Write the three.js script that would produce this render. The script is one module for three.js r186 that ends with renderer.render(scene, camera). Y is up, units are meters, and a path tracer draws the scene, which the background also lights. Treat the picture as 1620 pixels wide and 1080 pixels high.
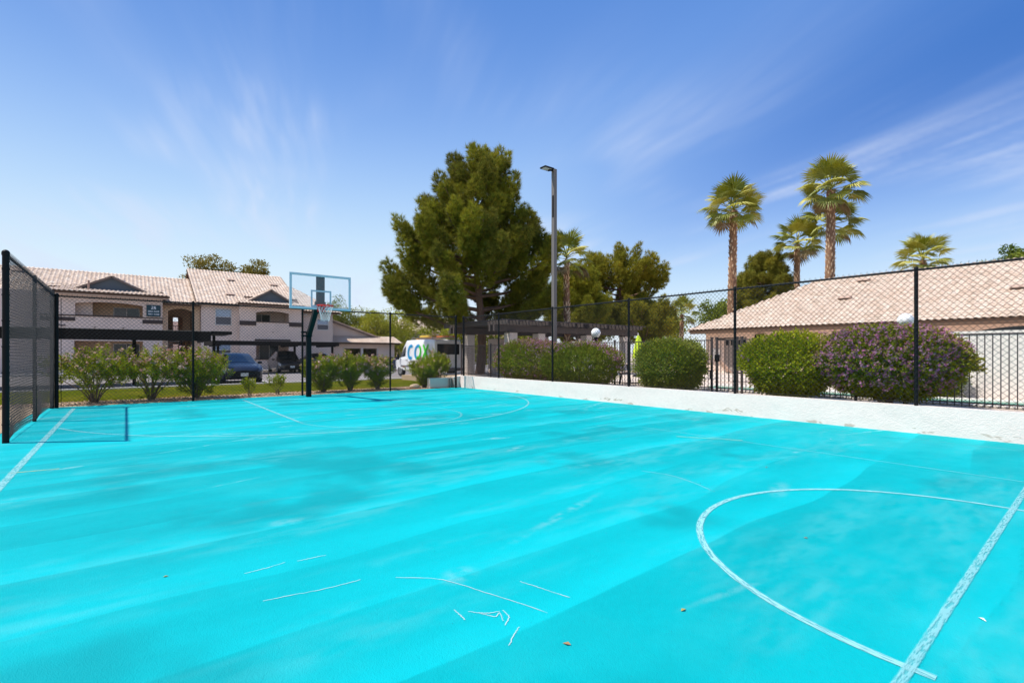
import * as THREE from 'three';
import { mergeGeometries, toCreasedNormals } from 'three/addons/utils/BufferGeometryUtils.js';
import { RoundedBoxGeometry } from 'three/addons/geometries/RoundedBoxGeometry.js';

// ---------------------------------------------------------------- camera, sky, sun, exposure
const scene = new THREE.Scene();
const camera = new THREE.PerspectiveCamera(2 * Math.atan(540 / 777) * 180 / Math.PI, 1620 / 1080, 0.1, 900);
camera.position.set(0, 1.45, 0);
camera.rotation.y = -38.2 * Math.PI / 180;
camera.setViewOffset(1620, 1080, 0, -19, 1620, 1080);      // a small rise of the lens keeps the uprights upright
const renderer = new THREE.WebGLRenderer({ antialias: true });
renderer.toneMapping = THREE.LinearToneMapping;
renderer.toneMappingExposure = 1.45;
renderer.shadowMap.enabled = true;
const SUN = new THREE.Vector3(-1.54, 3.05, -0.95).normalize();
const sun = new THREE.DirectionalLight(new THREE.Color(1, 0.955, 0.88), 4.2);
sun.position.copy(SUN).multiplyScalar(120); sun.target.position.set(10, 0, -20);
sun.position.add(sun.target.position);
sun.castShadow = true; sun.shadow.mapSize.set(4096, 4096);
Object.assign(sun.shadow.camera, { left: -70, right: 70, top: 70, bottom: -70, near: 1, far: 320 });
scene.add(sun, sun.target);

// ---------------------------------------------------------------- noise and random
function rng(seed) { let a = seed >>> 0; return () => { a = (a + 0x6D2B79F5) | 0; let t = Math.imul(a ^ (a >>> 15), 1 | a); t = (t + Math.imul(t ^ (t >>> 7), 61 | t)) ^ t; return ((t ^ (t >>> 14)) >>> 0) / 4294967296; }; }
const R = rng(20240517);
const rr = (a, b) => a + (b - a) * R();
const LAT = new Float32Array(65536); { const q = rng(77); for (let i = 0; i < 65536; i++) LAT[i] = q(); }
function vn(x, y, px = 256, py = 256) {          // value noise that repeats every px, py cells
  const xi = Math.floor(x), yi = Math.floor(y), fx = x - xi, fy = y - yi;
  const sx = fx * fx * (3 - 2 * fx), sy = fy * fy * (3 - 2 * fy);
  const x0 = ((xi % px) + px) % px, x1 = (x0 + 1) % px, y0 = ((yi % py) + py) % py, y1 = (y0 + 1) % py;
  const a = LAT[y0 * 256 + x0], b = LAT[y0 * 256 + x1], c = LAT[y1 * 256 + x0], d = LAT[y1 * 256 + x1];
  return a + (b - a) * sx + (c - a) * sy + (a - b - c + d) * sx * sy;
}
function fbm(x, y, o = 4) { let s = 0, a = 0.5, n = 0; for (let i = 0; i < o; i++) { s += a * vn(x, y); n += a; x = x * 2.03 + 17.3; y = y * 2.03 + 9.1; a *= 0.5; } return s / n; }
const sstep = (a, b, x) => { const t = Math.min(1, Math.max(0, (x - a) / (b - a))); return t * t * (3 - 2 * t); };
const lerp = (a, b, t) => a + (b - a) * t;

// ---------------------------------------------------------------- the sky: blue air with thin cirrus
{
  const W = 2048, H = 1024, data = new Float32Array(W * H * 4), E = renderer.toneMappingExposure;
  const hor = [0.86, 0.93, 1.0], ca = Math.cos(-1.28), sa = Math.sin(-1.28);
  for (let j = 0; j < H; j++) {
    const el = ((j + 0.5) / H - 0.5) * Math.PI, y = Math.sin(el), c = Math.cos(el);
    for (let i = 0; i < W; i++) {
      const az = ((i + 0.5) / W - 0.5) * 2 * Math.PI, x = Math.cos(az) * c, z = Math.sin(az) * c, k = (j * W + i) * 4;
      const cg = x * SUN.x + y * SUN.y + z * SUN.z, e = Math.max(0, el) * 180 / Math.PI;
      const away = sstep(0.27, -0.05, cg);                       // air far from the sun is deeper blue
      const blue = [lerp(0.080, 0.030, away), lerp(0.235, 0.155, away), lerp(0.66, 0.53, away)];
      const t = 1 - Math.exp(-Math.pow(e / lerp(19, 12.6, away), 1.75)), tg = Math.pow(t, 1.5), tb = Math.pow(t, 4);
      let r = lerp(hor[0], blue[0], t), g = lerp(hor[1], blue[1], tg), b = lerp(hor[2], blue[2], tb);
      if (el > 0) {                                              // cirrus drawn out along one direction, high above
        const q = 1 / (y + 0.10), px = x * q, pz = z * q;
        const u = px * ca + pz * sa, v = -px * sa + pz * ca;
        const w = fbm(u * 0.8 + 3, v * 0.8 + 8, 3);
        const streak = fbm(u * 1.3 + w * 2.2 + 20, v * 9.5 + w * 3.2, 5), fine = fbm(u * 4 + 40, v * 30 + w * 7, 4);
        const patch = sstep(0.36, 0.68, fbm(u * 0.85 + 11.4, v * 1.35 + 5.2, 3));
        const cl = Math.hypot(px - 1.15, pz + 0.15), side = sstep(0.45, 1.5, cl);      // a clear patch of sky off to the right
        const veil = Math.min(1, patch * (0.13 + 2.0 * Math.max(0, streak - 0.38) + 1.0 * Math.max(0, fine - 0.45)) * (0.10 + 0.95 * side)) * 0.66;
        const vv = veil * sstep(0, 0.10, y);
        r = lerp(r, 0.70, vv); g = lerp(g, 0.79, vv); b = lerp(b, 0.98, vv);
      } else { const d = Math.min(1, -el * 6); r = lerp(r, 0.42, d); g = lerp(g, 0.38, d); b = lerp(b, 0.34, d); }
      data[k] = r / E; data[k + 1] = g / E; data[k + 2] = b / E; data[k + 3] = 1;
    }
  }
  const tex = new THREE.DataTexture(data, W, H, THREE.RGBAFormat, THREE.FloatType);
  tex.mapping = THREE.EquirectangularReflectionMapping; tex.magFilter = tex.minFilter = THREE.LinearFilter; tex.needsUpdate = true;
  scene.background = tex; scene.environment = tex;
}

// ---------------------------------------------------------------- textures
function dataTex(w, h, fn, srgb = false, rep = true) {
  const d = new Uint8Array(w * h * 4);
  for (let j = 0; j < h; j++) for (let i = 0; i < w; i++) {
    const c = fn(i / w, j / h, i, j), k = (j * w + i) * 4;
    if (typeof c === 'number') { d[k] = d[k + 1] = d[k + 2] = Math.max(0, Math.min(255, c * 255)); d[k + 3] = 255; }
    else { for (let m = 0; m < 3; m++) d[k + m] = Math.max(0, Math.min(255, c[m] * 255)); d[k + 3] = c.length > 3 ? c[3] * 255 : 255; }
  }
  const t = new THREE.DataTexture(d, w, h); t.magFilter = THREE.LinearFilter; t.minFilter = THREE.LinearMipmapLinearFilter; t.generateMipmaps = true;
  if (rep) t.wrapS = t.wrapT = THREE.RepeatWrapping;
  if (srgb) t.colorSpace = THREE.SRGBColorSpace;
  t.needsUpdate = true; return t;
}
const toS = (c) => c <= 0.0031308 ? c * 12.92 : 1.055 * Math.pow(c, 1 / 2.4) - 0.055;
const rep = (t, s, q = s) => { const c = t.clone(); c.repeat.set(s, q); c.needsUpdate = true; return c; };
// tileable fields of noise
const TF = (u, v, n) => vn(u * n, v * n, n, n);
const tGrain = dataTex(512, 512, (u, v) => 0.45 * TF(u, v, 256) + 0.3 * TF(u, v, 128) + 0.25 * TF(u, v, 48));
const tMottle = dataTex(512, 512, (u, v) => { const a = 0.4 * TF(u, v, 5) + 0.3 * TF(u + 0.3, v, 13) + 0.2 * TF(u, v + 0.2, 40) + 0.1 * TF(u, v, 180); return toS(0.90 + 0.2 * (a - 0.5) + 0.06 * (TF(u, v, 250) - 0.5)); }, true);
const tStucco = dataTex(512, 512, (u, v) => { const a = TF(u, v, 90), b = TF(u + 0.37, v + 0.11, 36), c = TF(u, v, 200); return 0.5 * sstep(0.35, 0.7, b) + 0.3 * a + 0.2 * c; });
const tBark = dataTex(256, 256, (u, v) => { const w = TF(u, v, 6) * 0.08; const a = vn((u + w) * 22, v * 5, 22, 5), b = vn(u * 60, v * 20, 60, 20); return 0.65 * a + 0.35 * b; });
const tBarkC = dataTex(256, 256, (u, v) => { const a = vn(u * 18, v * 5, 18, 5), b = vn(u * 60, v * 24, 60, 24), k = 0.45 + 0.6 * a * 0.8 + 0.25 * b; return [toS(k * 0.72), toS(k * 0.66), toS(k * 0.6)]; }, true);

// ---------------------------------------------------------------- materials
const lin = (r, g, b) => new THREE.Color().setRGB(r, g, b);
function mat(c, rough = 0.8, o = {}) { const m = new THREE.MeshPhysicalMaterial({ color: lin(...c), roughness: rough, ...o }); return m; }
const M = {
  black: mat([0.008, 0.008, 0.009], 0.55, { specularIntensity: 0.3 }), blackRail: mat([0.009, 0.009, 0.010], 0.55, { specularIntensity: 0.35 }),
  wire: mat([0.014, 0.014, 0.015], 0.5, { specularIntensity: 0.6 }),
  iron: mat([0.055, 0.042, 0.040], 0.5),
  whiteWall: mat([0.86, 0.77, 0.70], 0.9, { map: rep(tMottle, 0.8), bumpMap: rep(tStucco, 2.0), bumpScale: 0.006 }),
  stucco: mat([0.90, 0.70, 0.58], 0.92, { map: rep(tMottle, 0.35), bumpMap: rep(tStucco, 1.2), bumpScale: 0.006 }),
  stuccoWarmLit: mat([0.84, 0.60, 0.40], 0.92, { map: rep(tMottle, 0.35), bumpMap: rep(tStucco, 1.2), bumpScale: 0.006 }),  // orange tint puts warm bounced light into the stucco colour
  stuccoGrey: mat([0.78, 0.62, 0.52], 0.92, { map: rep(tMottle, 0.35), bumpMap: rep(tStucco, 1.2), bumpScale: 0.006 }),
  trim: mat([0.055, 0.034, 0.028], 0.7), trimSoft: mat([0.20, 0.15, 0.125], 0.75), gable: mat([0.095, 0.115, 0.13], 0.8),
  fascia: mat([0.11, 0.062, 0.036], 0.7),
  carport: mat([0.013, 0.010, 0.009], 0.65, { specularIntensity: 0.3 }), carportTop: mat([0.30, 0.26, 0.23], 0.6),
  glassDark: mat([0.02, 0.024, 0.028], 0.08, { specularIntensity: 1 }), blind: mat([0.52, 0.55, 0.60], 0.6), screen: mat([0.14, 0.135, 0.14], 0.7),
  frameWhite: mat([0.66, 0.62, 0.58], 0.5), door: mat([0.13, 0.10, 0.085], 0.55),
  asphalt: mat([0.235, 0.205, 0.195], 0.92, { map: rep(tMottle, 0.22), bumpMap: rep(tGrain, 1.5), bumpScale: 0.006 }),
  concrete: mat([0.62, 0.56, 0.50], 0.88, { map: rep(tMottle, 0.5), bumpMap: rep(tGrain, 1), bumpScale: 0.003 }),
  deck: mat([0.72, 0.59, 0.48], 0.9, { map: rep(tMottle, 0.4), bumpMap: rep(tGrain, 1), bumpScale: 0.004 }),
  soil: mat([0.52, 0.37, 0.23], 0.95, { map: rep(tMottle, 0.5), bumpMap: rep(tGrain, 1.2), bumpScale: 0.02 }),
  desert: mat([0.50, 0.40, 0.31], 0.95, { map: rep(tMottle, 0.06) }),
  turf: mat([0.24, 0.25, 0.02], 0.95, { map: rep(tMottle, 0.6) }),
  pergola: mat([0.070, 0.052, 0.046], 0.7), column: mat([0.58, 0.50, 0.44], 0.9, { bumpMap: rep(tStucco, 1.2), bumpScale: 0.005 }),
  steelBrown: mat([0.145, 0.125, 0.115], 0.55),
  bark: mat([0.30, 0.19, 0.135], 0.95, { map: rep(tBarkC, 1.5, 0.7), bumpMap: rep(tBark, 1.5, 0.7), bumpScale: 0.03 }),
  stem: mat([0.27, 0.20, 0.14], 0.9, { map: rep(tBarkC, 3, 1) }),
  palmBark: mat([0.40, 0.24, 0.145], 0.95, { map: rep(tBarkC, 2, 1) }), palmBoot: mat([0.60, 0.42, 0.26], 0.95), palmBootDark: mat([0.26, 0.14, 0.08], 0.95),
  rubber: mat([0.02, 0.02, 0.02], 0.8), alloy: mat([0.5, 0.5, 0.5], 0.35, { metalness: 0.8 }), chrome: mat([0.7, 0.7, 0.7], 0.15, { metalness: 1 }),
};

// ---------------------------------------------------------------- building blocks
const used = {};
function numbered(n) { const k = used[n] = (used[n] ?? -1) + 1; return k ? n + '_' + String(k).padStart(3, '0') : n; }
const V = (x, y, z) => new THREE.Vector3(x, y, z);
function plain(g) { let q = g.index ? g.toNonIndexed() : g; for (const k of Object.keys(q.attributes)) if (!['position', 'normal', 'uv', 'color'].includes(k)) q.deleteAttribute(k); if (!q.attributes.normal) q.computeVertexNormals(); if (!q.attributes.uv) q.setAttribute('uv', new THREE.BufferAttribute(new Float32Array(q.attributes.position.count * 2), 2)); return q; }
function metreUV(g) {                      // uv in metres from the face's main direction
  const p = g.attributes.position, uv = g.attributes.uv, a = V(), b = V(), c = V(), n = V();
  for (let i = 0; i < p.count; i += 3) {
    a.fromBufferAttribute(p, i); b.fromBufferAttribute(p, i + 1); c.fromBufferAttribute(p, i + 2);
    n.copy(b).sub(a).cross(c.clone().sub(a)); const x = Math.abs(n.x), y = Math.abs(n.y), z = Math.abs(n.z);
    [a, b, c].forEach((q, k) => y >= x && y >= z ? uv.setXY(i + k, q.x, q.z) : x >= z ? uv.setXY(i + k, q.z, q.y) : uv.setXY(i + k, q.x, q.y));
  }
  return g;
}
function merge(list) { const l = list.flat().map(plain); const withC = l.some((g) => g.attributes.color); if (withC) for (const g of l) if (!g.attributes.color) { const a = new Float32Array(g.attributes.position.count * 3).fill(1); g.setAttribute('color', new THREE.BufferAttribute(a, 3)); } return l.length === 1 ? l[0] : mergeGeometries(l); }
function mesh(name, geos, m, parent, uv = true) {
  const g = merge(Array.isArray(geos) ? geos : [geos]); if (uv) metreUV(g);
  const o = new THREE.Mesh(g, m); o.castShadow = o.receiveShadow = true;
  o.name = parent ? name : numbered(name); (parent ?? scene).add(o); return o;
}
function shared(name, g, m, parent) { const o = new THREE.Mesh(g, m); o.castShadow = o.receiveShadow = true; o.name = parent ? name : numbered(name); (parent ?? scene).add(o); return o; }
function tag(o, label, category, group) { o.userData.label = label; o.userData.category = category; if (group) o.userData.group = group; return o; }
function thing(name, label, category, [x, y, z] = [0, 0, 0], turn = 0, group) { const o = new THREE.Group(); o.name = numbered(name); scene.add(o); o.position.set(x, y, z); o.rotation.y = turn; return tag(o, label, category, group); }
const struct = (o) => { o.userData.kind = 'structure'; return o; };
const box = (w, h, d, x, y, z, ry = 0) => { const g = new THREE.BoxGeometry(w, h, d); if (ry) g.rotateY(ry); return g.translate(x, y, z); };
const span = (x0, x1, y0, y1, z0, z1) => box(x1 - x0, y1 - y0, z1 - z0, (x0 + x1) / 2, (y0 + y1) / 2, (z0 + z1) / 2);   // box from limits
const rbox = (w, h, d, r, x, y, z, ry = 0) => { const g = new RoundedBoxGeometry(w, h, d, 2, r); if (ry) g.rotateY(ry); return g.translate(x, y, z); };
const cyl = (r0, r1, h, x, y, z, seg = 16) => new THREE.CylinderGeometry(r1, r0, h, seg).translate(x, y + h / 2, z);      // standing on y
function bar(a, b, r, seg = 8, r2 = r) { const d = b.clone().sub(a), g = new THREE.CylinderGeometry(r2, r, d.length(), seg, 1); g.applyQuaternion(new THREE.Quaternion().setFromUnitVectors(V(0, 1, 0), d.normalize())); return g.translate((a.x + b.x) / 2, (a.y + b.y) / 2, (a.z + b.z) / 2); }
function beam(a, b, w, h) { const d = b.clone().sub(a), L = d.length(), g = new THREE.BoxGeometry(w, h, L); const m = new THREE.Matrix4().lookAt(a, b, V(0, 1, 0)); g.applyMatrix4(m); return g.translate((a.x + b.x) / 2, (a.y + b.y) / 2, (a.z + b.z) / 2); }
function tube(pts, r0, r1, seg = 6, steps = pts.length * 3) {          // a tapering limb through points
  const curve = new THREE.CatmullRomCurve3(pts), pos = [], uv = [], idx = [], fr = curve.computeFrenetFrames(steps, false);
  const L = curve.getLength();
  for (let i = 0; i <= steps; i++) { const t = i / steps, p = curve.getPointAt(t), r = lerp(r0, r1, t);
    for (let k = 0; k <= seg; k++) { const a = k / seg * 2 * Math.PI, q = p.clone().addScaledVector(fr.normals[i], Math.cos(a) * r).addScaledVector(fr.binormals[i], Math.sin(a) * r); pos.push(q.x, q.y, q.z); uv.push(k / seg * 2 * Math.PI * r0, t * L); } }
  for (let i = 0; i < steps; i++) for (let k = 0; k < seg; k++) { const a = i * (seg + 1) + k, b = a + seg + 1; idx.push(a, a + 1, b, b, a + 1, b + 1); }
  const g = new THREE.BufferGeometry(); g.setAttribute('position', new THREE.Float32BufferAttribute(pos, 3)); g.setAttribute('uv', new THREE.Float32BufferAttribute(uv, 2)); g.setIndex(idx); g.computeVertexNormals(); return g;
}
function poly(pts) {                       // a flat polygon (fan) through 3-D points
  const p = []; for (let i = 1; i < pts.length - 1; i++) for (const q of [pts[0], pts[i], pts[i + 1]]) p.push(q.x, q.y, q.z);
  const g = new THREE.BufferGeometry(); g.setAttribute('position', new THREE.Float32BufferAttribute(p, 3)); g.computeVertexNormals(); return plain(g);
}
function slab(pts, t) {                    // a polygon given thickness t downwards along its normal
  const n = pts[1].clone().sub(pts[0]).cross(pts[2].clone().sub(pts[0])).normalize(); if (n.y < 0) { pts = pts.slice().reverse(); n.negate(); }
  const q = pts.map((p) => p.clone().addScaledVector(n, -t)), out = [poly(pts), poly(q.slice().reverse())];
  pts.forEach((p, i) => { const k = (i + 1) % pts.length; out.push(poly([p, q[i], q[k], pts[k]])); }); return out;
}
function wallShape(x0, x1, y0, y1, holes, depth, top) {   // a wall in the xy plane, front face at z = 0, going back by depth
  const s = new THREE.Shape(top ?? [[x0, y0], [x1, y0], [x1, y1], [x0, y1]].map((p) => new THREE.Vector2(...p)));
  for (const h of holes) { const p = new THREE.Path(); const [a, b, c, d, arch = 0] = h;   // x from a to b, y from c to d, arch: rise of a curved head
    p.moveTo(a, c); p.lineTo(b, c); p.lineTo(b, d); if (arch) p.quadraticCurveTo((a + b) / 2, d + 2 * arch, a, d); else p.lineTo(a, d); p.lineTo(a, c); s.holes.push(p); }
  return new THREE.ExtrudeGeometry(s, { depth, bevelEnabled: false, curveSegments: 10 }).translate(0, 0, -depth);
}

// ================================================================ ground and paving
const Y = 0.32;                                            // level of the pool terrace
struct(mesh('ground', new THREE.PlaneGeometry(900, 900).rotateX(-Math.PI / 2).translate(0, -0.06, -100), M.desert));
struct(mesh('parking_lot', span(-70, 60, -0.05, -0.012, -43.5, -25.05), M.asphalt));
struct(mesh('driveway', span(22.6, 44, -0.052, -0.016, -58, -43.52), M.asphalt));
struct(mesh('building_path', span(-40, 16.5, -0.05, 0.11, -45.5, -43.55), M.concrete));
for (const [a, b] of [[-40, 12.2], [12.3, 13.3]]) struct(mesh('kerb', new RoundedBoxGeometry(b - a, 0.17, 0.16, 2, 0.02).translate((a + b) / 2, 0.02, -24.95), M.concrete));
// painted stall lines in the lot
{ const g = []; for (let x = -8; x < 14; x += 2.75) g.push(box(0.1, 0.004, 4.6, x, -0.006, -27.5)); struct(mesh('stall_markings', g, mat([0.62, 0.6, 0.56], 0.8, { map: rep(tMottle, 1) }))); }
struct(mesh('gravel_bed', span(-9, 11.4, -0.1, 0.008, -19.6, -17.92), M.soil));
struct(mesh('lawn', span(-40, 13.2, -0.1, 0.012, -24.86, -19.6), M.turf));
struct(mesh('side_yard', span(-40, -1.78, -0.1, 0.006, -19.58, 9), M.soil));
struct(mesh('planter_bed', span(11.56, 13.75, -0.1, Y - 0.01, -24.2, 40), M.soil));
struct(mesh('pool_deck', [span(13.76, 14.3, -0.1, Y, -24.2, 40), span(15.7, 95, -0.1, Y, -24.2, 40), span(14.3, 15.7, -0.1, Y, -24.2, -9), span(14.3, 15.7, -0.1, Y, 6, 40)], M.deck));
// the narrow pool with its rim and water
{
  struct(mesh('pool_basin', [span(14.3, 15.7, -1.0, -0.9, -9, 6), span(14.3, 14.32, -0.9, Y - 0.003, -9, 6), span(15.68, 15.7, -0.9, Y - 0.003, -9, 6)], mat([0.60, 0.72, 0.68], 0.5)));
  struct(mesh('pool_water', new THREE.PlaneGeometry(1.36, 15).rotateX(-Math.PI / 2).translate(15, 0.2, -1.5), mat([0.22, 0.60, 0.47], 0.06, { bumpMap: rep(tGrain, 0.12), bumpScale: 0.02 })));
  struct(mesh('pool_coping', [rbox(0.34, 0.06, 15.2, 0.015, 14.2, Y + 0.032, -1.5), rbox(0.34, 0.06, 15.2, 0.015, 15.82, Y + 0.032, -1.5)], mat([0.70, 0.64, 0.57], 0.8, { map: rep(tMottle, 0.8) })));
}

// ---------------------------------------------------------------- the painted court
{
  const X0 = -1.78, X1 = 11.3, Z0 = -17.9, Z1 = 7, W = 1152, H = 2048;
  const q = rng(5), scuffs = [];
  for (let i = 0; i < 150; i++) { const a = q() * 0.9 - 0.45, far = q() < 0.6; scuffs.push([X0 + q() * 13, far ? -17.5 + q() * 9 : -17 + q() * 20, 0.15 + q() * q() * 1.6, 0.02 + q() * 0.13, Math.cos(a), Math.sin(a), 0.10 + q() * 0.34]); }
  const cells = {}; for (const s of scuffs) { for (let a = Math.floor((s[0] - 2)); a <= s[0] + 2; a++) for (let b = Math.floor(s[1] - 2); b <= s[1] + 2; b++) (cells[a + ',' + b] ??= []).push(s); }
  const map = dataTex(W, H, (u, v) => {
    const x = lerp(X0, X1, u), z = lerp(Z0, Z1, v);
    const warp = fbm(x * 0.22 + 5, z * 0.35 + 2, 3), w2 = fbm(x * 0.9, z * 0.9 + 31, 3);
    // roller laps running across the court: each pass ends in a soft ridge
    const ph = z * 1.3 + x * 0.03 + warp * 1.1 + 0.08 * w2, fr = ph - Math.floor(ph), id = Math.floor(ph);
    const pass = LAT[((id * 37) & 255) * 256 + 7];
    const lap = (pass - 0.5) * 0.16 * (0.4 + fbm(x * 0.5, id * 3.1, 2)) + 0.15 * sstep(0.45, 0.985, fr) * sstep(1.0, 0.985, fr) * sstep(0.36, 0.60, fbm(x * 0.45 + id * 9, z * 0.2, 2));
    const wash = (fbm(x * 0.55 + 40, z * 2.3, 4) - 0.5) * 0.24 + (fbm(x * 3, z * 6 + 9, 3) - 0.5) * 0.07 + (vn(x * 40, z * 40) - 0.5) * 0.04;
    let k = 1 + lap * 1.15 + wash * 1.2;
    let c = [0.0012 * k * k, 0.362 * k, 0.388 * k];
    const blot = sstep(0.60, 0.80, fbm(x * 0.8 + 60, z * 0.8 + 3, 4));               // older, deeper teal coats showing through
    c = c.map((p, i) => lerp(p, [0.003, 0.25, 0.27][i], blot * 0.7));
    const patch = sstep(0.58, 0.74, fbm(x * 0.33 + 9, z * 0.33 + 71, 3)) * sstep(0.40, 0.65, fbm(x * 2.2, z * 2.2, 4));   // sun-bleached paint
    c = c.map((p, i) => lerp(p, [0.02, 0.42, 0.43][i], patch * 0.45));
    const dust = sstep(0.45, 0.80, fbm(x * 0.5 + 3.3, z * 2.4 + 14, 4)) * sstep(0.2, 0.8, fbm(x * 5, z * 14, 3));       // tracked sand
    c = c.map((p, i) => lerp(p, [0.16, 0.48, 0.48][i], dust * 0.2));
    for (const s of cells[Math.floor(x) + ',' + Math.floor(z)] ?? []) {
      const dx = x - s[0], dz = z - s[1], a = (dx * s[4] + dz * s[5]) / s[2], b = (-dx * s[5] + dz * s[4]) / s[3], r = a * a + b * b;
      if (r < 1) { const e = (1 - r) * (1 - r) * s[6] * 0.8 * sstep(0.25, 0.75, fbm(x * 14 + s[0], z * 17, 4)); c = c.map((p, i) => lerp(p, [0.42, 0.56, 0.56][i], e)); }
    }
    return c.map(toS);
  }, true, false);
  const g = new THREE.PlaneGeometry(X1 - X0, Z1 - Z0); g.rotateX(-Math.PI / 2).translate((X0 + X1) / 2, 0, (Z0 + Z1) / 2);
  const uv = g.attributes.uv, p = g.attributes.position; for (let i = 0; i < p.count; i++) uv.setXY(i, (p.getX(i) - X0) / (X1 - X0), (p.getZ(i) - Z0) / (Z1 - Z0));
  const bump = rep(tGrain, 26, 50), ro = dataTex(256, 256, (u, v) => 0.62 + 0.3 * (0.6 * TF(u, v, 7) + 0.4 * TF(u, v, 31) - 0.35)); ro.repeat.set(3, 6);
  const m = new THREE.MeshPhysicalMaterial({ color: 0xffffff, map, roughness: 1, roughnessMap: ro, bumpMap: bump, bumpScale: 0.0035, specularIntensity: 0.12 });
  struct(mesh('sport_court', g, m, null, false));
  struct(mesh('court_slab', span(X0, X1, -0.12, -0.006, Z0, Z1), M.concrete));

  // worn lines rolled onto the paint
  const wear = (lo, hi, seed) => dataTex(512, 64, (u, v) => { const a = vn(u * 90 + seed, v * 9, 90, 64), b = vn(u * 256, v * 26, 256, 64), c = vn(u * 24 + seed, v * 3, 24, 64), e = Math.min(v, 1 - v); const s = 0.5 * a + 0.3 * b + 0.2 * c; return lerp(lo, hi, sstep(0.22, 0.62, s)) * sstep(0.0, 0.16, e - 0.10 * (b - 0.3)); });
  const lineM = (lo, hi, seed) => mat([0.25, 0.56, 0.57], 0.75, { alphaMap: wear(lo, hi, seed), transparent: true });
  const strong = lineM(0.35, 0.95, 3), mid = lineM(0.22, 0.72, 11), faint = lineM(0.0, 0.36, 19), ghost = lineM(0.0, 0.18, 23);
  function ribbon(pts, w, y = 0.004) { const pos = [], uv2 = [], idx = []; let L = 0; pts.forEach((p, i) => { const a = pts[Math.max(0, i - 1)], b = pts[Math.min(pts.length - 1, i + 1)], tx = b[0] - a[0], tz = b[1] - a[1], n = Math.hypot(tx, tz), ww = w * (1 + 0.10 * (R() - 0.5)); if (i) L += Math.hypot(p[0] - pts[i - 1][0], p[1] - pts[i - 1][1]); pos.push(p[0] - tz / n * ww / 2, y, p[1] + tx / n * ww / 2, p[0] + tz / n * ww / 2, y, p[1] - tx / n * ww / 2); uv2.push(L / 4, 0, L / 4, 1); if (i) { const k = i * 2; idx.push(k - 2, k, k - 1, k - 1, k, k + 1); } });
    const gg = new THREE.BufferGeometry(); gg.setAttribute('position', new THREE.Float32BufferAttribute(pos, 3)); gg.setAttribute('uv', new THREE.Float32BufferAttribute(uv2, 2)); gg.setIndex(idx); gg.computeVertexNormals(); return gg; }
  const arc = (cx, cz, r, a0, a1, n = 60) => Array.from({ length: n + 1 }, (_, i) => { const a = lerp(a0, a1, i / n); return [cx + Math.cos(a) * r, cz + Math.sin(a) * r]; });
  const line = (x0, z0, x1, z1, n = 40) => Array.from({ length: n + 1 }, (_, i) => [lerp(x0, x1, i / n), lerp(z0, z1, i / n)]);
  const mark = (name, g, m2) => struct(mesh(name, g, m2, null, false));
  mark('near_free_throw_arc', ribbon(arc(4.67, -0.66, 1.83, -Math.PI - 0.06, 0.02), 0.062), strong);
  mark('near_free_throw_line', ribbon(line(2.6, -0.64, 11.0, -0.78), 0.058, 0.007), mid);
  mark('left_sideline', ribbon(line(-1.07, 6, -1.08, -17.3), 0.10), mid);
  mark('right_sideline', ribbon(line(10.48, 6, 10.48, -17.2), 0.07), ghost);
  mark('old_lane_line', ribbon(line(7.95, 5, 7.98, -6.0), 0.05), faint);
  mark('three_point_arc', ribbon([...line(-1.2, -16.9, -1.2, -16.8, 2).slice(0, 0), ...arc(4.68, -14.92, 6.04, Math.PI - 0.34, 0.22, 90), [10.5, -14.2], [10.4, -17.2]], 0.055), mid);
  mark('far_free_throw_arc', ribbon(arc(4.7, -10.85, 1.83, Math.PI, 0), 0.07), faint);
  mark('far_free_throw_line', ribbon(line(2.87, -10.85, 6.53, -10.85), 0.06, 0.007), faint);
  mark('far_lane_line', ribbon(line(2.87, -10.9, 2.87, -17.2), 0.07, 0.007), mid);
  mark('far_lane_line', ribbon(line(6.53, -10.9, 6.53, -17.2), 0.07, 0.007), ghost);
  mark('yellow_paint_dash', ribbon(line(-1.12, -8.43, -0.66, -8.37, 6), 0.05), mat([0.55, 0.50, 0.14], 0.8, { alphaMap: wear(0, 0.6, 5), transparent: true }));
  mark('yellow_paint_dash', ribbon(line(7.54, -4.95, 8.06, -4.04, 8), 0.05, 0.008), mat([0.45, 0.52, 0.16], 0.8, { alphaMap: wear(0, 0.6, 9), transparent: true }));
  // chalk strokes
  const chalk = mat([0.50, 0.62, 0.62], 0.9, { alphaMap: wear(0.0, 0.8, 31), transparent: true });
  const strokes = [[[0.61, -3.63], [0.74, -3.63], [0.87, -3.65]], [[0.94, -3.62], [1.13, -3.6]], [[0.63, -3.16], [0.78, -3.13], [0.95, -3.09], [1.18, -3.07]], [[1.37, -2.96], [1.57, -2.78], [1.65, -2.62], [1.7, -2.47], [1.78, -2.26], [1.85, -2.03]], [[1.97, -2.42], [2.02, -2.25], [2.07, -2.08]], [[5.0, -3.77], [5.09, -3.43], [5.01, -3.09], [4.85, -2.73]], [[1.67, -2.21], [1.66, -2.14], [1.59, -2.08]], [[1.64, -2.02], [1.57, -1.98], [1.49, -1.92]], [[1.51, -2.32], [1.58, -2.24], [1.65, -2.21]], [[1.46, -2.38], [1.45, -2.26]], [[1.55, -2.27], [1.6, -2.18], [1.64, -2.2], [1.61, -2.12]]];
  const sg = strokes.map((s) => { const c = new THREE.CatmullRomCurve3(s.map((p) => V(p[0], 0, p[1]))); return ribbon(c.getPoints(24).map((p) => [p.x + (R() - 0.5) * 0.006, p.z + (R() - 0.5) * 0.006]), 0.008, 0.0035); });
  mark('chalk_marks', sg, chalk);
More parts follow.
